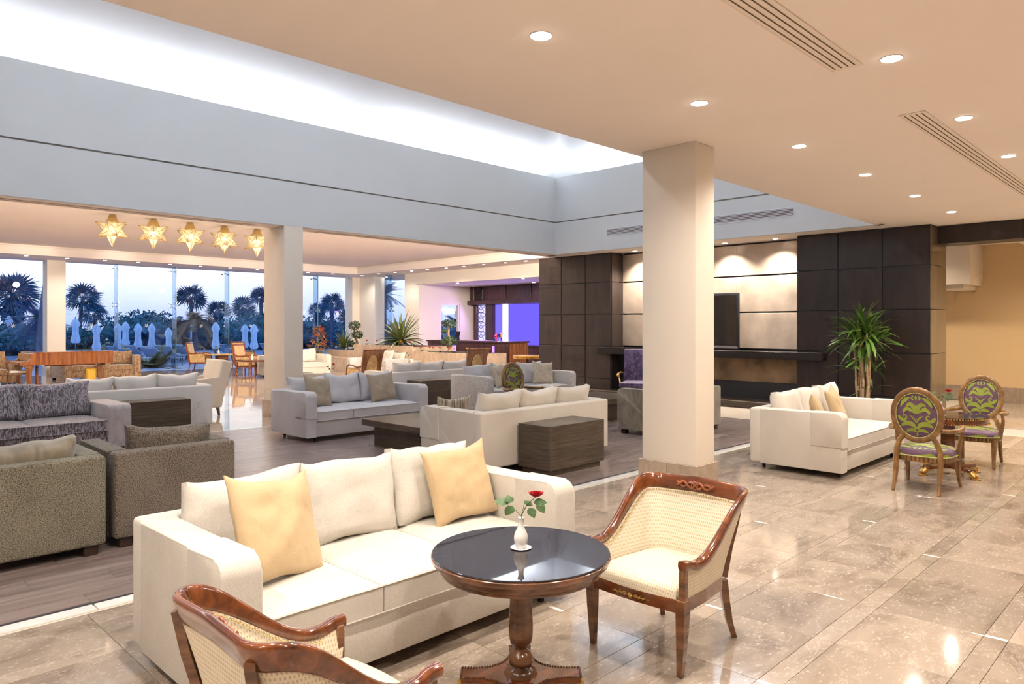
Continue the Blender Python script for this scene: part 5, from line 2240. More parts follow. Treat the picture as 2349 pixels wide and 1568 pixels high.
# brown velvet seats around the piano
sofa('sofa', 'brown gold velvet sofa at the left picture edge behind the piano', 'sofa', (3.55, 26.3), 0, 3.1, BROWNV, D=1.1, n=2, arm=0.2, armh=0.66, legs='block', cover=False, topz=0.98, seed=21)
sofa('armchair', 'brown gold velvet armchair behind the middle of the piano', 'armchair', (6.95, 27.0), rad(10), 1.25, BROWNV, D=1.05, n=1, arm=0.22, armh=0.66, legs='block', cover=False, seed=22, cush=False)
sofa('armchair', 'brown gold velvet armchair behind the tail of the piano', 'armchair', (8.15, 26.6), rad(-12), 1.1, BROWNV, D=1.05, n=1, arm=0.2, armh=0.78, legs='block', cover=False, seed=23, topz=0.92)
# dining chair at the piano
root = empty('piano_chair', (4.80, 24.45, 0), rad(84), 'plain wooden chair with white seat at the piano keyboard', 'chair')
b = B()
rbox(b, -0.25, 0.25, -0.25, 0.24, 0.44, 0.49, 0.02, 2)
mk('seat', b, CREAM_R, root)
b = B()
rbox(b, -0.25, 0.25, -0.24, 0.24, 0.38, 0.44, 0.006, 1)
mk('seat_rail', b, FOOT, root, 30)
for sx in (-1, 1):
    for yy in (-0.21, 0.21):
        b = B()
        tube(b, [(sx * 0.22, yy, 0.42), (sx * 0.245, yy * 1.35, 0.0)], [0.024, 0.015], 6)
        mk('leg', b, FOOT, root, 40)
    b = B()
    tube(b, [(sx * 0.23, 0.22, 0.42), (sx * 0.23, 0.29, 0.88)], [0.02, 0.015], 6)
    mk('back_post', b, FOOT, root, 40)
b = B()
rbox(b, -0.22, 0.22, 0.255, 0.285, 0.72, 0.86, 0.01, 1)
mk('back_rail', b, STEEL, root, 30)
# --- grand piano: keyboard at x min
root = empty('grand_piano', (4.72, 23.72, 0), 0, 'glossy reddish brown grand piano with closed lid at left in front of the windows', 'piano')
outl = [(0.30, 0.0), (1.3, 0.0), (1.75, 0.02), (2.15, 0.10), (2.42, 0.30), (2.48, 0.52), (2.35, 0.72), (2.0, 0.86), (1.6, 0.98), (1.25, 1.2), (0.95, 1.42), (0.75, 1.48), (0.30, 1.48)]
b = B()
prism(b, outl, 0.66, 1.0)
mk('case', b, PIANOW, root, 30)
b = B()
prism(b, [(x * 1.004 - 0.01, (y - .74) * 1.02 + .74) for x, y in outl], 1.0, 1.025)
mk('lid', b, PIANOW, root, 30)
for y0, y1 in ((0.0, 0.06), (1.42, 1.48)):
    b = B()
    pf = [(0.30, 0.66), (0.0, 0.66), (-0.02, 0.70), (-0.02, 0.76), (0.16, 0.77), (0.22, 0.82), (0.24, 0.90), (0.30, 1.0)]
    va = [b.verts.new((x, y0, z)) for x, z in pf]
    vb = [b.verts.new((x, y1, z)) for x, z in pf]
    b.faces.new(va)
    b.faces.new(vb[::-1])
    for i in range(len(pf)):
        b.faces.new((va[i], va[(i + 1) % len(pf)], vb[(i + 1) % len(pf)], vb[i]))
    mk('cheek', b, PIANOW, root, 30)
b = B()
box(b, 0.0, 0.30, 0.06, 1.42, 0.66, 0.74)
mk('keybed', b, PIANOW, root, 0)
b = B()
box(b, 0.03, 0.20, 0.08, 1.40, 0.74, 0.755)
mk('keys', b, PORC, root, 0)
b = B()
box(b, 0.22, 0.30, 0.06, 1.42, 0.76, 0.98)
mk('fallboard', b, PIANOW, root, 0)
for x, y in ((0.22, 0.14), (0.22, 1.34), (2.12, 0.42)):
    b = B()
    rbox(b, x - 0.11, x + 0.11, y - 0.07, y + 0.07, 0.58, 0.66, 0.02, 2)
    tube(b, [(x, y, 0.60), (x, y, 0.50), (x, y, 0.10), (x, y, 0.05)], [0.11, 0.075, 0.055, 0.06], 4)
    tube(b, [(x, y, 0.06), (x, y, 0.0)], [0.025, 0.025], 8)
    mk('leg', b, PIANOW, root, 30)
b = B()
for yy in (0.68, 0.82):
    rbox(b, 0.52, 0.56, yy - 0.02, yy + 0.02, 0.10, 0.66, 0.004, 1)
rbox(b, 0.46, 0.64, 0.58, 0.92, 0.05, 0.10, 0.006, 1)
mk('pedal_lyre', b, PIANOW, root, 30)
b = B()
for yy in (0.68, 0.75, 0.82):
    tube(b, [(0.48, yy, 0.07), (0.36, yy, 0.06)], 0.012, 6)
mk('pedals', b, BRASS, root, 40)
b = B()
prism(b, [(0.6, 0.15), (1.9, 0.2), (1.9, 0.6), (0.7, 1.0)], 0.61, 0.66)
mk('soundboard_beam', b, PIANOW, root, 30)
o = tag(mk('shopping_bag', (lambda bb: (pillow(bb, 0.3, 0.5, 0.16, 0.2, 0.05, 10, T(6.62, 24.3, 0.26) @ RX(pi / 2), 3, 0.01), bb)[1])(B()), YELB, None, 60), 'yellow gold bag standing under the tail of the piano', 'bag')

# --- star lamps on the tray ceiling


def star_lamp(x, y, z, label, turn):
    root = empty('star_lamp', (x, y, z), turn, label, 'pendant light', 'brass star lamps')
    R = 0.40
    cz = -0.36
    # small stellated dodecahedron: icosahedron vertices as spikes over a dodecahedron-like core
    ico = B()
    bmesh.ops.create_icosphere(ico, subdivisions=1, radius=1.0)
    vs = [v.co.copy() for v in ico.verts]
    fs = [[v.index for v in f.verts] for f in ico.faces]
    ico.verts.ensure_lookup_table()
    nb_ = {i: set() for i in range(len(vs))}
    for f in fs:
        for a in f:
            for c in f:
                if a != c:
                    nb_[a].add(c)
    ico.free()
    rot = RY(0)
    b = B()
    edges = []
    top_i = max(range(12), key=lambda i: vs[i].z)
    core = {}
    for fi, f in enumerate(fs):
        c = sum((vs[i] for i in f), Vector()) / 3
        core[fi] = c.normalized() * R * 0.46
    for i, v in enumerate(vs):
        adj = [fi for fi, f in enumerate(fs) if i in f]
        # order around v
        ax = v.normalized()
        ref = ax.orthogonal().normalized()
        adj.sort(key=lambda fi: math.atan2(core[fi].dot(ax.cross(ref)), core[fi].dot(ref)))
        tip = v.normalized() * R * (0.98 if i != top_i else 0.9)
        if i == top_i:
            # truncated by the ceiling cap
            tips = [core[fi].lerp(tip, 0.75) for fi in adj]
            for k in range(5):
                quad(b, core[adj[k]], core[adj[(k + 1) % 5]], tips[(k + 1) % 5], tips[k])
            continue
        for k in range(5):
            b.faces.new([b.verts.new(p) for p in (core[adj[k]], core[adj[(k + 1) % 5]], tip)])
            edges.append((core[adj[k]], tip))
    for v in b.verts:
        v.co.z += cz
    mk('pierced_shade', b, STARM, root, 0)
    b = B()
    for a, c in edges:
        tube(b, [a + Vector((0, 0, cz)), c + Vector((0, 0, cz))], 0.006, 4)
    mk('brass_ribs', b, BRASS, root, 40)
    b = B()
    bmesh.ops.create_icosphere(b, subdivisions=2, radius=0.075, matrix=T(0, 0, cz))
    mk('bulb', b, BULB, root, 60)
    b = B()
    lathe(b, [(0.065, 0.0), (0.075, -0.01), (0.155, -0.19)], 6)
    mk('ceiling_cap', b, BRASS, root, 30)
    return root


m, nt, p = base_mat('pierced_brass')
nt.nodes.remove(p)
tr = node(nt, 'ShaderNodeBsdfTransparent')
df = node(nt, 'ShaderNodeBsdfPrincipled')
df.inputs['Base Color'].default_value = (0.74, 0.62, 0.40, 1)
df.inputs['Metallic'].default_value = 0.5
df.inputs['Roughness'].default_value = 0.4
tl = node(nt, 'ShaderNodeBsdfTranslucent')
tl.inputs[0].default_value = (0.75, 0.67, 0.50, 1)
ms = node(nt, 'ShaderNodeMixShader')
ms.inputs[0].default_value = 0.6
nt.links.new(df.outputs[0], ms.inputs[1])
nt.links.new(tl.outputs[0], ms.inputs[2])
tc = node(nt, 'ShaderNodeTexCoord')
vo = node(nt, 'ShaderNodeTexVoronoi', Scale=42.0)
nt.links.new(tc.outputs['Object'], vo.inputs['Vector'])
lt = node(nt, 'ShaderNodeMath', operation='LESS_THAN')
nt.links.new(vo.outputs['Distance'], lt.inputs[0])
lt.inputs[1].default_value = 0.32
m2 = node(nt, 'ShaderNodeMixShader')
nt.links.new(lt.outputs[0], m2.inputs[0])
nt.links.new(ms.outputs[0], m2.inputs[1])
nt.links.new(tr.outputs[0], m2.inputs[2])
nt.links.new(m2.outputs[0], nt.nodes['Material Output'].inputs[0])
STARM = m
names = ['leftmost of the row of five', 'second from the left', 'middle of the row of five', 'second from the right', 'rightmost, half behind the far column']
for i, x in enumerate((5.56, 6.48, 7.37, 8.25, 9.15)):
    star_lamp(x, 18.75, 4.395, 'pierced brass star lamp on the ceiling, %s' % names[i], 0.3 + i * 0.35)
    l = bpy.data.lights.new('star_light', 'POINT')
    l.energy = 1.6
    l.color = (1.0, 0.86, 0.66)
    l.shadow_soft_size = 0.06
    lo = bpy.data.objects.new('star_light', l)
    lo.location = (x, 18.75, 4.395 - 0.36 - 0.09)
    C.objects.link(lo)

b = B()
rbox(b, 12.75, 14.35, 5.2, 8.9, 0.0, 0.012, 0.004, 1)
tag(mk('rug', b, RUG, None, 30), 'plain beige rug on the timber floor in front of the fireplace', 'rug')

# ================================================================== BAR
e = empty('bar_counter', (19.35, 21.05, 0), 0, 'long plum-stained bar counter with flat top in front of the lit blue wall', 'counter')
b = B()
for k in range(5):
    y0 = -2.35 + k * 0.94
    b2 = B()
    rbox(b2, -0.55, -0.52, y0 + 0.004, y0 + 0.936, 0.0, 1.14, 0.003, 1)
    mk('front_panel', b2, BARW, e, 0)
    b.free() if k == 0 else None
b = B()
box(b, -0.52, 0.5, -2.35, 2.35, 0.0, 1.14)
mk('body', b, BARW, e, 0)
b = B()
rbox(b, -0.6, 0.55, -2.4, 2.4, 1.14, 1.2, 0.004, 1)
mk('countertop', b, BARW, e, 30)
b = B()
rbox(b, -0.5, 0.5, -2.372, -2.352, 0.0, 1.135, 0.003, 1)
mk('end_panel', b, PIANOW, e, 30)
for y0, y1 in ((0.55, 0.85), (-1.62, -1.50)):
    b = B()
    box(b, -0.556, -0.551, y0, y1, 0.35, 1.02)
    mk('lit_panel', b, emis('violet_glow', (0.45, 0.2, 1.0), 2.2), e, 0)
# back bar
e = empty('back_bar', (22.85, 21.0, 0), 0, 'dark stained back bar with lattice column, glowing blue panels and tall cornice', 'cabinet')
BLUE = emis('blue_light_panel', (0.20, 0.16, 1.0), 1.15)
BLUEL = emis('pale_blue_panel', (0.18, 0.13, 1.0), 1.0)
BLUEW = emis('white_blue_tube', (0.78, 0.80, 1.0), 3.2)
yA = {1060: 25.0, 1074: 24.95, 1080: 24.9, 1103: 24.15, 1119: 23.7, 1140: 23.1, 1150: 22.85}


def bx_(nm, x0, x1, y0, y1, z0, z1, m, par=e, bev=0.004):
    b = B()
    rbox(b, x0, x1, y0 - 21.0, y1 - 21.0, z0, z1, bev, 1)
    return mk(nm, b, m, par, 30)


bx_('side_post', -0.06, 0.3, 24.80, 24.95, 0, 2.75, BARW)
bx_('backlight', 0.1, 0.12, 24.15, 24.80, 1.0, 2.72, emis('lattice_backlight', (0.5, 0.48, 1.0), 1.6))
bx_('middle_post', -0.06, 0.3, 23.72, 24.15, 0, 2.75, BARW)
bx_('blue_panel', 0.15, 0.2, 23.15, 23.72, 0.95, 2.74, BLUE)
bx_('light_tube', 0.05, 0.14, 22.88, 23.15, 0.95, 2.74, BLUEW)
bx_('blue_panel', 0.15, 0.2, 18.0, 22.88, 0.95, 2.74, BLUEL)
bx_('shelf_rail', -0.42, 0.3, 18.0, 25.0, 2.75, 2.93, BARW)
for k in range(9):
    bx_('cornice_panel', -0.30 + 0.05 * (k % 2), 0.3, 18.0 + k * 0.77 + .004, 18.0 + (k + 1) * 0.77 - .004, 2.93, 3.56, BARW)
bx_('worktop', -0.5, 0.3, 18.0, 22.9, 0.88, 0.95, BARW)
for k in range(5):
    bx_('cupboard_door', -0.42, -0.38, 18.0 + k * 0.96 + .004, 18.0 + (k + 1) * 0.96 - .004, 0.05, 0.88, BARW)
bx_('carcass', -0.38, 0.3, 18.0, 22.9, 0.0, 0.88, BARW)
# lattice screen
b = B()


def lat(b, zz0, zz1, x, ya, yb_, step):
    w_ = yb_ - ya
    m_ = (ya + yb_) / 2
    z = zz0
    while z < zz1 - 1e-3:
        z1 = min(z + step, zz1)
        for s in (-1, 1):
            tube(b, [(x, m_, z1), (x, m_ + s * w_ * 0.28, z + step * 0.45), (x, m_, z)], 0.016, 4)
            tube(b, [(x, m_ + s * w_ / 2, z1), (x, m_ + s * w_ * 0.25, z + step * 0.75), (x, m_, z + step * 0.5)], 0.014, 4)
            tube(b, [(x, m_ + s * w_ / 2, z), (x, m_ + s * w_ * 0.2, z + step * 0.25), (x, m_, z + step * 0.25)], 0.014, 4)
            tube(b, [(x, m_ + s * w_ / 2, z), (x, m_ + s * w_ / 2, z1)], 0.02, 4)
        z = z1


lat(b, 1.0, 2.72, -0.04, 3.16, 3.79, 0.43)
mk('lattice_screen', b, BARW, e, 30)
b = B()
lat(b, 2.95, 3.55, -0.38, 3.0, 3.6, 0.3)
mk('lattice_screen', b, SLATE, e, 30)
area(22.3, 20.6, 2.6, 0.3, 4.2, 55, (0.35, 0.25, 1.0), (0, rad(70), 0), 'blue_bar_glow')
area(22.3, 24.0, 2.5, 0.3, 0.9, 28, (0.62, 0.35, 1.0), (0, rad(60), 0), 'violet_bar_glow')
# till screen and painted cow figurine on the counter
e = empty('till_screen', (19.45, 22.35, 1.2), rad(200), 'small grey till screen on the bar counter by the topiary', 'monitor')
b = B()
rbox(b, -0.17, 0.17, -0.02, 0.02, 0.08, 0.36, 0.008, 1, RX(rad(-15)))
mk('screen', b, TVFR, e, 30)
b = B()
rbox(b, -0.15, 0.15, -0.024, -0.021, 0.11, 0.33, 0.001, 1, RX(rad(-15)))
mk('display', b, STEEL, e, 30)
b = B()
rbox(b, -0.12, 0.12, -0.1, 0.1, 0.0, 0.10, 0.01, 1)
mk('base', b, TVFR, e, 30)
e = empty('cow_figurine', (19.3, 19.75, 1.2), rad(100), 'small colourful painted cow figurine standing on the bar counter', 'figurine')
me = bpy.data.meshes.new('body')
vv = [(0, -0.16, 0.22), (0, 0, 0.225), (0, 0.16, 0.22), (0, -0.24, 0.27), (0, -0.32, 0.27), (0.045, -0.15, 0.13), (0.045, -0.15, 0.0), (-0.045, -0.15, 0.13), (-0.045, -0.15, 0.0), (0.045, 0.15, 0.13), (0.045, 0.16, 0.0), (-0.045, 0.15, 0.13), (-0.045, 0.16, 0.0), (0, 0.21, 0.22), (0, 0.23, 0.10), (0.05, -0.25, 0.32), (-0.05, -0.25, 0.32)]
ee = [(0, 1), (1, 2), (0, 3), (3, 4), (0, 5), (5, 6), (0, 7), (7, 8), (2, 9), (9, 10), (2, 11), (11, 12), (2, 13), (13, 14), (3, 15), (3, 16)]
me.from_pydata(vv, ee, [])
ob = bpy.data.objects.new('body', me)
C.objects.link(ob)
ob.parent = e
sk = ob.modifiers.new('s', 'SKIN')
rr = [0.07, 0.078, 0.07, 0.05, 0.034, 0.024, 0.015, 0.024, 0.015, 0.026, 0.016, 0.026, 0.016, 0.012, 0.006, 0.01, 0.01]
for i, v in enumerate(me.skin_vertices[0].data):
    v.radius = (rr[i], rr[i])
    v.use_root = i == 1
ob.modifiers.new('u', 'SUBSURF').levels = 2
ob.modifiers['u'].render_levels = 2
m, nt, p = base_mat('painted_cow')
tc = node(nt, 'ShaderNodeTexCoord')
vo = node(nt, 'ShaderNodeTexVoronoi', Scale=9.0)
nt.links.new(tc.outputs['Object'], vo.inputs['Vector'])
sp = node(nt, 'ShaderNodeSeparateColor')
nt.links.new(vo.outputs['Color'], sp.inputs[0])
r = ramp(nt, sp.outputs[0], [(0.0, (0.9, 0.9, 0.95)), (0.3, (0.02, 0.04, 0.35)), (0.5, (0.05, 0.35, 0.1)), (0.65, (0.9, 0.45, 0.02)), (0.8, (0.7, 0.05, 0.2)), (1.0, (0.9, 0.9, 0.9))], 'CONSTANT')
nt.links.new(r.outputs[0], p.inputs['Base Color'])
p.inputs['Roughness'].default_value = 0.25
me.materials.append(m)
ob.name = 'body'
# gilt round table glimpsed by the left panel block
e = empty('round_table', (15.9, 15.0, 0), 0, 'gilt-edged round table glimpsed between the bar and the dark panel block', 'table')
b = B()
lathe(b, [(0.0, 0.78), (0.42, 0.78), (0.45, 0.80), (0.45, 0.86), (0.42, 0.88), (0.0, 0.88)], 40)
mk('tabletop', b, GILT, e, 40)
b = B()
lathe(b, [(0.25, 0.0), (0.22, 0.05), (0.06, 0.12), (0.06, 0.78), (0.0, 0.78)], 20)
mk('pedestal', b, MAHOG, e, 40)

# ================================================================== PLANTER AND PLANTS
e = empty('stone_planter', (16.6, 0, 0), 0, 'stepped travertine planter wall with flowers behind the white sofas', 'planter')


def clad(x, y0, y1, z0, z1, n, rows):
    dy = (y1 - y0) / n
    dz = (z1 - z0) / rows
    for j in range(rows):
        for i in range(n):
            b = B()
            rbox(b, x - 0.025, x, y0 + i * dy + .002, y0 + (i + 1) * dy - .002, z0 + j * dz + .0015, z0 + (j + 1) * dz - .0015, 0.003, 1)
            mk('travertine_tile', b, TRAV, e, 0)


bz = B()
for (y0, y1, zt_) in ((17.9, 20.78, 0.86), (20.78, 24.55, 1.05), (24.55, 26.5, 0.82)):
    box(bz, -0.575, 1.3, y0, y1, 0, zt_ - 0.04)
mk('core', bz, TRAV, e, 0)
clad(-0.575, 17.9, 20.78, 0, 0.86, 6, 2)
clad(-0.575, 20.78, 24.55, 0, 1.05, 7, 2)
clad(-0.575, 24.55, 26.5, 0, 0.82, 4, 2)
b = B()
rbox(b, -1.3, -0.60, 20.2, 27.6, 0.50, 0.55, 0.004, 1)
box(b, -1.28, -0.60, 20.22, 27.58, 0, 0.50)
mk('lower_ledge', b, TRAV, e, 0)
b = B()
for (y0, y1, zt_) in ((17.95, 20.7, 0.83), (20.85, 24.5, 1.02), (24.6, 26.45, 0.79)):
    box(b, -0.45, 1.2, y0, y1, zt_ - 0.06, zt_)
mk('soil', b, SOIL, e, 0)


def blade_mesh(name, L, W, droop, mat, fold=0.25, n=7, tip=0.75):
    b = B()
    rows = []
    for i in range(n + 1):
        t = i / n
        w_ = W * (0.35 + 0.65 * min(1, t / 0.2)) * (1 if t < tip else max(0.02, (1 - t) / (1 - tip)))
        y = L * t * (1 - 0.15 * droop * t)
        z = -droop * L * t * t * 0.55
        rows.append([b.verts.new((-w_, y, z + fold * w_)), b.verts.new((0, y, z)), b.verts.new((w_, y, z + fold * w_))])
    for i in range(n):
        for k in range(2):
            b.faces.new((rows[i][k], rows[i][k + 1], rows[i + 1][k + 1], rows[i + 1][k]))
    o = mk(name, b, mat, None, 60)
    me = o.data
    bpy.data.objects.remove(o)
    return me


def place_leaf(me, name, par, base, az, elev, s=1.0, roll=0.0):
    o = bpy.data.objects.new(name, me)
    C.objects.link(o)
    o.parent = par
    o.matrix_local = T(*base) @ RZ(az - pi / 2) @ RX(elev) @ RY(roll) @ Matrix.Diagonal((s, s, s, 1))
    return o


rd = random.Random(11)
# tall dracaena beside the dark wall
root = empty('potted_dracaena', (14.25, 4.80, 0), 0, 'tall leafy cane plant standing against the dark right panel block', 'plant')
dl = [blade_mesh('leaf', 0.52, 0.024, d, m_) for d, m_ in ((0.3, LEAF), (0.7, LEAF), (1.2, LEAF), (0.5, LEAFO))]
b = B()
lathe(b, [(0.15, 0), (0.19, 0.02), (0.22, 0.34), (0.24, 0.36), (0.21, 0.36), (0.19, 0.33), (0.0, 0.33)], 28)
mk('pot', b, SLATE, root, 40)
heads = []
for k in range(9):
    a = 2 * pi * k / 9 + 0.3
    r0 = 0.05 + 0.03 * (k % 3)
    r1 = 0.07 + 0.05 * (k % 3)
    h = 1.25 + 0.12 * (k % 4) + 0.05 * k % 0.3
    b = B()
    pts = [(r0 * cos(a), r0 * sin(a), 0.3), (r0 * 1.2 * cos(a + .3), r0 * 1.2 * sin(a + .3), 0.7), (r1 * .8 * cos(a), r1 * .8 * sin(a), 1.05), (r1 * cos(a), r1 * sin(a), h)]
    tube(b, [Vector(pts[i]).lerp(Vector(pts[i + 1]), t / 5) for i in range(3) for t in range(5)] + [Vector(pts[3])], [0.021 + 0.003 * (j % 2) for j in range(16)], 7)
    mk('cane', b, CANE, root, 50)
    heads.append((pts[3], 16, 1.0))
heads += [((0.02, 0.02, 1.75), 20, 1.0), ((-0.06, 0.05, 1.62), 14, 1.0), ((0.16, -0.14, 0.95), 6, .8), ((-0.15, 0.13, 1.0), 7, 1.0), ((0.08, -0.12, 0.62), 5, .8)]
b = B()
tube(b, [(0.0, 0.0, 0.3), (0.02, 0.01, 1.0), (0.02, 0.02, 1.75)], 0.022, 7)
tube(b, [(0.0, 0.03, 0.3), (-0.03, 0.04, 1.0), (-0.06, 0.05, 1.62)], 0.02, 7)
mk('cane', b, CANE, root, 50)
for (hx, hy, hz), cnt, sc_ in heads:
    for k in range(cnt):
        t = k / cnt
        place_leaf(dl[rd.randrange(4)], 'leaf', root, (hx, hy, hz - 0.10 * t), rd.uniform(0, 2 * pi), rad(75 - 95 * t + rd.uniform(-12, 12)), sc_ * rd.uniform(0.9, 1.3), rd.uniform(-.4, .4))
# big fan palm in the planter
root = empty('palm_plant', (16.55, 22.2, 1.0), 0, 'large spiky palm with long fan leaves in the middle of the stone planter', 'plant')
fl = [blade_mesh('leaf', 1.0, 0.032, d, LEAFO, 0.5) for d in (0.15, 0.35, 0.6, 0.9)]
b = B()
tube(b, [(0, 0, 0), (0.02, 0.02, 0.15), (0.02, 0.03, 0.3)], [0.12, 0.1, 0.06], 8)
mk('trunk', b, BARK, root, 50)
for k in range(74):
    t = k / 74
    az = rd.uniform(0, 2 * pi)
    el_ = rad(82 - 88 * t + rd.uniform(-8, 8))
    place_leaf(fl[min(3, int(t * 4))], 'leaf', root, (0, 0, 0.18), az, el_, rd.uniform(0.95, 1.3), rd.uniform(-.6, .6))
# topiary / bonsai trees


def cloud(b, c, r, n, size, rng):
    for _ in range(n):
        v = Vector((rng.gauss(0, 1), rng.gauss(0, 1), rng.gauss(0, 1))).normalized()
        q = Vector(c) + Vector((v.x * r[0], v.y * r[1], v.z * r[2])) * rng.uniform(0.65, 1.05)
        a = Vector((rng.gauss(0, 1), rng.gauss(0, 1), rng.gauss(0, 1))).normalized() * size
        p2 = a.cross(v).normalized() * size * 0.6
        vs = [b.verts.new(q - a), b.verts.new(q + p2), b.verts.new(q + a), b.verts.new(q - p2)]
        b.faces.new(vs)


for label, (x, y, z), blobs, trunk in (
        ('cloud-pruned bonsai tree at the corner pillar in the planter', (16.5, 25.25, 0.8), [((0, 0, 1.0), (0.26, 0.26, 0.2)), ((0.08, -0.1, 0.62), (0.24, 0.24, 0.17)), ((-0.1, 0.1, 0.25), (0.2, 0.2, 0.12)), ((-0.1, -0.28, 0.05), (0.15, 0.15, 0.07))], [(0, 0, 0), (0.1, -0.06, 0.3), (-0.02, 0.04, 0.6), (0.02, 0, 0.95)]),
        ('two-tier clipped topiary tree in front of the bar counter', (16.5, 19.34, 0.8), [((0, 0, 1.05), (0.27, 0.27, 0.17)), ((0.0, -0.02, 0.42), (0.3, 0.3, 0.2)), ((-0.12, 0.1, 0.78), (0.1, 0.1, 0.06))], [(0, 0, 0), (0.03, -0.03, 0.35), (-0.03, 0.0, 0.7), (0.0, 0, 1.0)])):
    root = empty('topiary_tree', (x, y, z), 0, label, 'plant')
    b = B()
    tube(b, [Vector(trunk[i]).lerp(Vector(trunk[i + 1]), t / 5) for i in range(3) for t in range(6)], [0.055 - 0.0015 * j for j in range(18)], 8)
    mk('trunk', b, CANE if 'topiary' in label else BARK, root, 60)
    for c, r in blobs:
        b = B()
        cloud(b, c, r, 420, 0.032, rd)
        o = mk('foliage', b, LEAFD, root, 0)
        o['kind'] = 'stuff'
# croton
root = empty('croton_plant', (15.6, 26.5, 0.45), 0, 'bushy croton with red and yellow leaves at the left end of the planter', 'plant')
b = B()
tube(b, [(0, 0, 0), (0.0, 0, 1.0)], 0.02, 6)
mk('stem', b, BARK, root, 50)
cl = []
for m_ in (CROT1, CROT1, CROT2, LEAF):
    cl.append(blade_mesh('leaf', 0.24, 0.042, 0.5, m_, 0.3, 5, 0.5))
for k in range(230):
    t = rd.random()
    z = 0.05 + 1.2 * t
    r_ = 0.42 * (1 - t) ** 0.55 * rd.uniform(0.2, 1) + 0.02
    az = rd.uniform(0, 2 * pi)
    place_leaf(cl[rd.choice((0, 0, 1, 2, 3) if t > .3 else (0, 2, 2, 3, 3))], 'leaf', root, (r_ * cos(az), r_ * sin(az), z), az + rd.uniform(-.5, .5), rad(rd.uniform(-25, 55)), rd.uniform(0.75, 1.15))
# yucca
root = empty('yucca_plant', (16.45, 26.0, 0.78), 0, 'yucca with upright sword leaves between the croton and the bonsai', 'plant')
yl = [blade_mesh('leaf', 0.8, 0.03, d, LEAFO, 0.5) for d in (0.05, 0.3, 0.9)]
for k in range(44):
    t = k / 44
    place_leaf(yl[min(2, int(t * 3))], 'leaf', root, (0, 0, 0.02), rd.uniform(0, 2 * pi), rad(86 - 60 * t + rd.uniform(-6, 6)), rd.uniform(0.75, 1.15), rd.uniform(-.3, .3))
# flowers
fl_m = {}
for nm, m_ in (('red', REDF), ('yellow', YELF)):
    b = B()
    for k in range(9):
        a = k * 2.4
        petal_leaf(b, (0, 0, 0.14), (cos(a), sin(a), 1.6 - k * 0.12), 0.11, 0.014, droop=0.1)
    o = mk('bloom', b, m_, None, 60)
    fl_m[nm] = o.data
    bpy.data.objects.remove(o)
b = B()
for k in range(10):
    a = k * 2.4
    petal_leaf(b, (0, 0, 0.0), (cos(a), sin(a), 0.9), 0.22, 0.016, droop=0.5)
o = mk('leaves', b, LEAFD, None, 60)
lf_m = o.data
bpy.data.objects.remove(o)
for i, (x, y, z, c) in enumerate(((16.2, 20.55, .83, 'red'), (16.25, 20.1, .83, 'red'), (16.2, 19.85, .83, 'red'), (16.3, 19.6, .83, 'red'), (16.2, 19.0, .83, 'red'), (16.2, 18.75, .83, 'yellow'), (16.3, 18.15, .83, 'yellow'), (16.3, 21.3, 1.02, 'red'), (16.3, 21.9, 1.02, 'yellow'), (16.3, 22.8, 1.02, 'red'), (16.3, 23.4, 1.02, 'red'), (16.3, 25.0, .79, 'yellow'), (16.3, 25.35, .79, 'red'), (16.3, 24.1, 1.02, 'red'))):
    r = empty('bromeliad', (x, y, z), i * 1.3, '%s bromeliad flower planted along the edge of the stone planter' % c, 'flower', '%s bromeliads in the planter' % c)
    for me_, nn_ in ((lf_m, 'leaves'), (fl_m[c], 'bloom')):
        o = bpy.data.objects.new(nn_, me_)
        C.objects.link(o)
        o.parent = r
vase_set(11.9, 15.6, 0.72, 'on the low table behind the off-white sofa', 1.4, 0.5, 'sprig')
e = empty('side_table', (11.9, 15.6, 0), 0, 'small dark table holding a vase between the scroll-back chairs', 'table')
b = B()
lathe(b, [(0.0, 0.68), (0.33, 0.68), (0.34, 0.70), (0.33, 0.72), (0.0, 0.72)], 32)
mk('tabletop', b, MAHOG, e, 40)
b = B()
lathe(b, [(0.2, 0.0), (0.18, 0.04), (0.04, 0.1), (0.04, 0.68), (0.0, 0.68)], 16)
mk('pedestal', b, MAHOG, e, 40)
for x, y, lab in ((9.35, 15.3, 'low white side table next to the cream armchair right of the far column'),):
    e = empty('side_table', (x, y, 0), 0, lab, 'table')
    b = B()
    rbox(b, -0.3, 0.3, -0.3, 0.3, 0.46, 0.50, 0.006, 1)
    mk('tabletop', b, MAHOG, e, 30)
    for sx in (-1, 1):
        for sy in (-1, 1):
            b = B()
            tube(b, [(sx * .26, sy * .26, 0.46), (sx * .26, sy * .26, 0)], 0.02, 6)
            mk('leg', b, MAHOG, e, 30)
vase_set(9.3, 15.25, 0.50, 'beside the cream armchair right of the column', 1.3, 0.4)

# ================================================================== OUTDOORS
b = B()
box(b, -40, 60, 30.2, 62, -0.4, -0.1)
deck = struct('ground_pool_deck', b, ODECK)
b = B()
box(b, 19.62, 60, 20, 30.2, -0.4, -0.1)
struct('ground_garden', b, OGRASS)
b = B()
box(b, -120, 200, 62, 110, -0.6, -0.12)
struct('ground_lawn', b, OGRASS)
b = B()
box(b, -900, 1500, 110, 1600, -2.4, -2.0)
o = struct('sea', b, OSEA)
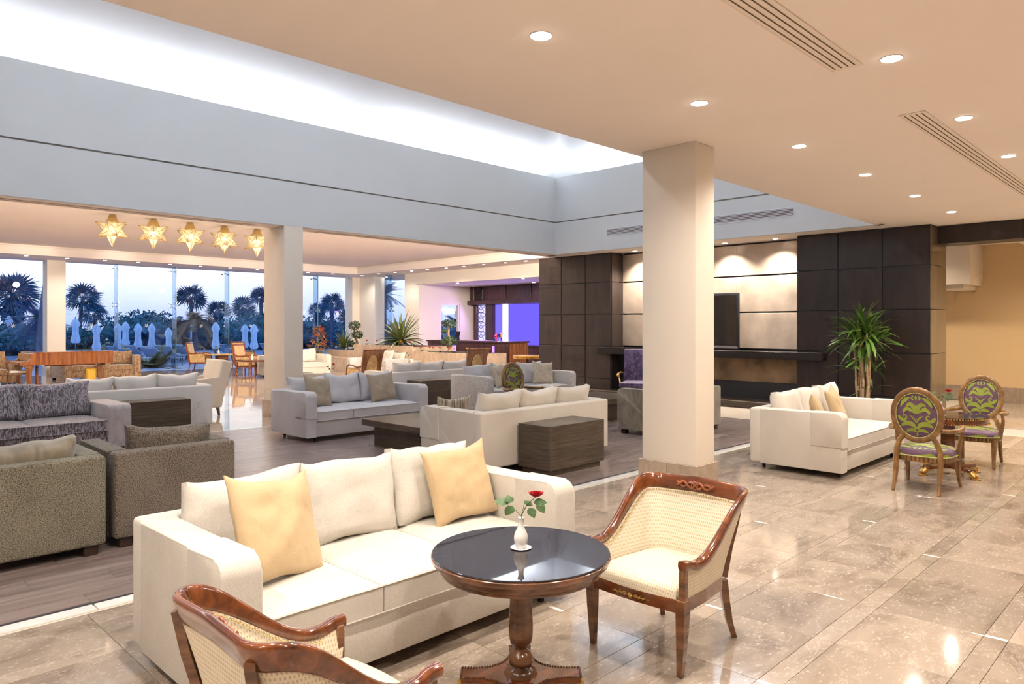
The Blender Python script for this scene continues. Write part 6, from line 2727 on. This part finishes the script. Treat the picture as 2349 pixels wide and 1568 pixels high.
# railing far away
e = empty('fence', (22, 84, -0.1), 0, 'thin railing along the shore between the two palms at left', 'fence')
b = B()
for zz in (1.0, 1.9):
    tube(b, [(-14, 0, zz), (14, 0, zz)], 0.03, 4)
mk('rail', b, OTRUNK, e, 0)
pmesh = None
for k in range(21):
    if pmesh is None:
        b = B()
        tube(b, [(0, 0, 0), (0, 0, 1.95)], 0.03, 4)
        o = mk('post', b, OTRUNK, e, 0)
        pmesh = o
        o.location = (-14, 0, 0)
    else:
        inst(pmesh, 'post', e, (-14 + 1.4 * k, 0, 0))


def fan_crown(b, R, n, rng, droop=0.5, fan=True):
    for k in range(n):
        az = rng.uniform(0, 2 * pi)
        el_ = rng.uniform(-0.6, 1.3)
        d = Vector((cos(az) * cos(el_), sin(az) * cos(el_), sin(el_)))
        sd = d.cross(Vector((0, 0, 1)))
        if sd.length < .1:
            sd = Vector((1, 0, 0))
        sd.normalize()
        if fan:
            sd.rotate(Matrix.Rotation(rng.uniform(-1.2, 1.2), 3, d))
            c0 = d * R * 0.25
            for j in range(11):
                a = (j - 5) * 0.24
                dd = (d * cos(a) + sd * sin(a)).normalized()
                tipp = c0 + dd * R * 0.75 * rng.uniform(0.85, 1.05) + Vector((0, 0, -droop * R * 0.22 * (1 + abs(a))))
                wv = sd * cos(a) - d * sin(a)
                w0 = wv * R * 0.035
                b.faces.new([b.verts.new(p) for p in (c0 - w0 * 0.3, c0 + dd * R * 0.42 - w0, tipp, c0 + dd * R * 0.42 + w0)])
            tube(b, [(0, 0, 0), c0], R * 0.012, 3, False)
        else:
            prev = Vector((0, 0, 0))
            L = R * rng.uniform(0.85, 1.1)
            for j in range(1, 13):
                t = j / 12
                p = d * L * t + Vector((0, 0, -droop * L * t * t))
                for s in (-1, 1):
                    lf = (sd * s * 0.8 + d * 0.5 + Vector((0, 0, -0.25))).normalized() * L * 0.24 * (1 - 0.6 * abs(t - 0.45))
                    q = (p - prev) * 0.45
                    b.faces.new([b.verts.new(x) for x in (prev, prev + q, prev + q * .6 + lf)])
                    b.faces.new([b.verts.new(x) for x in (prev + q, p, p + q * -.2 + lf)])
                prev = p


rp = random.Random(5)


def palm(x, y, h, R, label, cat='tree', fan=True, n=26, mat=OPALM, tr=0.16, lean=0.0, droop=0.3, skirt=False):
    root = empty('palm_tree', (x, y, -0.1), 0, label, cat, None)
    b = B()
    pts = [(lean * t * t, 0.1 * sin(t * 2), h * t) for t in [k / 8 for k in range(9)]]
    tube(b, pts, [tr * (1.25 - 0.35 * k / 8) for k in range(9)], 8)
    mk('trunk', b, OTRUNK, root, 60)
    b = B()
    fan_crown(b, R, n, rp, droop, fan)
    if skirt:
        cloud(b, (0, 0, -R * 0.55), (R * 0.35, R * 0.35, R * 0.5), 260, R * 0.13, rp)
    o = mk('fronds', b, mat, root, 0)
    o['kind'] = 'stuff'
    o.location = (lean, 0, h)
    return root


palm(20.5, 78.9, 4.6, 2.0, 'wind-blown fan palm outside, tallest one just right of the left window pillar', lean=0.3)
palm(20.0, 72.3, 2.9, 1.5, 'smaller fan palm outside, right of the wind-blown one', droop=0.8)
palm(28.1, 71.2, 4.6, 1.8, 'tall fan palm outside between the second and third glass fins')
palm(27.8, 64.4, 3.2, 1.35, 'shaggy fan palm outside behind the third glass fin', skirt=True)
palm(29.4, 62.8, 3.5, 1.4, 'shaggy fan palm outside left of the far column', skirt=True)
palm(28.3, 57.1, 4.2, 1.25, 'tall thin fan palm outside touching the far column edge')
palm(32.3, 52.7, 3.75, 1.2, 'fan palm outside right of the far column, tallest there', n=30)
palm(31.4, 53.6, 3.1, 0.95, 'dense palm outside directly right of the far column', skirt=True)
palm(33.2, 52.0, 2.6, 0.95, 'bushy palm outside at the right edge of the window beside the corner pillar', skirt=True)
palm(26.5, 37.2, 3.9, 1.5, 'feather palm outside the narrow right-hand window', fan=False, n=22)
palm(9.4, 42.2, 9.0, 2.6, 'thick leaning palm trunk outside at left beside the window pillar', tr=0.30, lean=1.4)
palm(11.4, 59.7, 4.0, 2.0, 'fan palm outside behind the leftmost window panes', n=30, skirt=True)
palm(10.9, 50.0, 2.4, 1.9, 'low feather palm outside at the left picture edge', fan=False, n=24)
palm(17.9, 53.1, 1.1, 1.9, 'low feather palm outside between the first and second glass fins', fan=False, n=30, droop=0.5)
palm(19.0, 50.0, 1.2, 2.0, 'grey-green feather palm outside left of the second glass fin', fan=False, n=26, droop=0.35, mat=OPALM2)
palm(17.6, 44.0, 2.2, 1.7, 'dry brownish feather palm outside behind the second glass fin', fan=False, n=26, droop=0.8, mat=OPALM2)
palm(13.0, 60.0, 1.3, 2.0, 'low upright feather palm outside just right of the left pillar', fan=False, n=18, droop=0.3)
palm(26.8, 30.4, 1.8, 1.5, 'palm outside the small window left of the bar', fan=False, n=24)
root = empty('cycad', (10.6, 31.0, -0.1), 0, 'cycad rosette just outside the glass at the second fin', 'plant')
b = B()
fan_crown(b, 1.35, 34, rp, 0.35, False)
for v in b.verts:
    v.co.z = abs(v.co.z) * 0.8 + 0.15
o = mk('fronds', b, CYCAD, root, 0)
o['kind'] = 'stuff'


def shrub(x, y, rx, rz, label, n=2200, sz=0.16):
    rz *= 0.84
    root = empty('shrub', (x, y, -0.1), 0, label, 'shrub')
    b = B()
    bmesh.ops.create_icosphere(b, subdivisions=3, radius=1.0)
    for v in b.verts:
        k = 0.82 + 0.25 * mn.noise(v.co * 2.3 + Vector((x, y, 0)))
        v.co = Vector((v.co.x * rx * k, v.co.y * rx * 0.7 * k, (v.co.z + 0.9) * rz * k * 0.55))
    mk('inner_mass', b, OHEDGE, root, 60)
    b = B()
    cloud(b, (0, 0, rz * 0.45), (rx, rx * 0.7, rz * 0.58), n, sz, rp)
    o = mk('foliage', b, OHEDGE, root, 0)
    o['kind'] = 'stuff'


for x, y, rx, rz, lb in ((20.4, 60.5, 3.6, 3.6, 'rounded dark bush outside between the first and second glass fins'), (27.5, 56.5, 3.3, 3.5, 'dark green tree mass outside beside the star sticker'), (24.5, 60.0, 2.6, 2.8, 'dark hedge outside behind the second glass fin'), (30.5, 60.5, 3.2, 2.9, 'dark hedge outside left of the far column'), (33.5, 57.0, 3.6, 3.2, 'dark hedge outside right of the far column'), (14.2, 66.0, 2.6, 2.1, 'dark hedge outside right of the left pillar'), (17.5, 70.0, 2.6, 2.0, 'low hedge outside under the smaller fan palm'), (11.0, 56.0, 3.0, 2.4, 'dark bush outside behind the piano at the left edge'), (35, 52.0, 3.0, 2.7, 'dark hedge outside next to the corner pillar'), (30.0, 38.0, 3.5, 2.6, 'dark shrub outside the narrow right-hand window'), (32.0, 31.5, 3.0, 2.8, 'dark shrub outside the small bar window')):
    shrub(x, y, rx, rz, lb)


def parasol(x, y, h, label):
    root = empty('closed_parasol', (x, y, -0.1), rp.uniform(0, 6), label, 'parasol', 'closed parasols on the pool deck')
    b = B()
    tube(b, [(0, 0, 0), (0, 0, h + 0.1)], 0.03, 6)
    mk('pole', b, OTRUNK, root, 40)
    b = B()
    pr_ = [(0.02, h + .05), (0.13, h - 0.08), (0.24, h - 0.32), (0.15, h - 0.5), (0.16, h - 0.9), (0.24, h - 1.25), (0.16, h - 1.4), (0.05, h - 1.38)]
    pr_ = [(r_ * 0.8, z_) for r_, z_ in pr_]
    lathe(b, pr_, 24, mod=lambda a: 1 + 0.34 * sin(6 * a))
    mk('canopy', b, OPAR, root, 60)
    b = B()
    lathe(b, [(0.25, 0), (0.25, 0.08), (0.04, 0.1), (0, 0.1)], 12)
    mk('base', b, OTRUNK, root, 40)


pl_ = [(10.4, 55.5, 2.5, 'tall closed parasol outside at the left picture edge'), (11.9, 46.6, 2.3, 'closed parasol outside above the middle of the piano'), (12.2, 43.8, 1.95, 'closed parasol outside above the tail of the piano'), (13.6, 44.9, 2.0, 'closed parasol outside just right of the first glass fin'), (14.5, 46.5, 2.1, 'second closed parasol right of the first glass fin'), (15.1, 46.2, 2.0, 'third closed parasol right of the first glass fin'), (15.7, 45.7, 2.0, 'fourth closed parasol right of the first glass fin'), (15.9, 43.6, 1.75, 'short closed parasol between the first two glass fins'), (20.0, 50.5, 2.0, 'closed parasol outside directly behind the left gold armchair'), (16.6, 38.8, 2.05, 'closed parasol outside between the gold armchairs'), (20.2, 43.0, 1.95, 'closed parasol outside above the half-hidden gold armchair'), (19.2, 39.7, 1.95, 'closed parasol outside left of the far column edge')]
for a in pl_:
    parasol(*a)


def lounger(x, y, rz):
    root = empty('sun_lounger', (x, y, -0.1), rz, 'dark framed sun lounger on the pool deck outside the glass', 'sun lounger', 'sun loungers on the pool deck')
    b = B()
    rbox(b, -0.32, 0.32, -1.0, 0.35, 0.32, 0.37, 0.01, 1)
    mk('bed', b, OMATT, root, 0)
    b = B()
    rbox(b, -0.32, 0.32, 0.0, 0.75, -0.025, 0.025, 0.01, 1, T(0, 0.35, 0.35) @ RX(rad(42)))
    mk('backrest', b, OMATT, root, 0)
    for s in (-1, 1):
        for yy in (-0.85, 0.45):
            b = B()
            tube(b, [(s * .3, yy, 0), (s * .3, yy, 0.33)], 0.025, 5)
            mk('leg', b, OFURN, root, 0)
    return root


lg = lounger(13.4, 38.2, rad(120))
for x, y, r_ in ((13.9, 39.6, 118), (14.6, 38.9, 122), (15.0, 40.8, 120), (15.7, 39.8, 115), (12.6, 40.6, 124), (16.6, 42.5, 118), (14.0, 42.2, 120), (18.5, 41.0, 117), (21.0, 41.0, 120), (11.9, 36.4, 120), (12.9, 35.9, 120)):
    dup(lg, (x, y, -0.1), rad(r_))
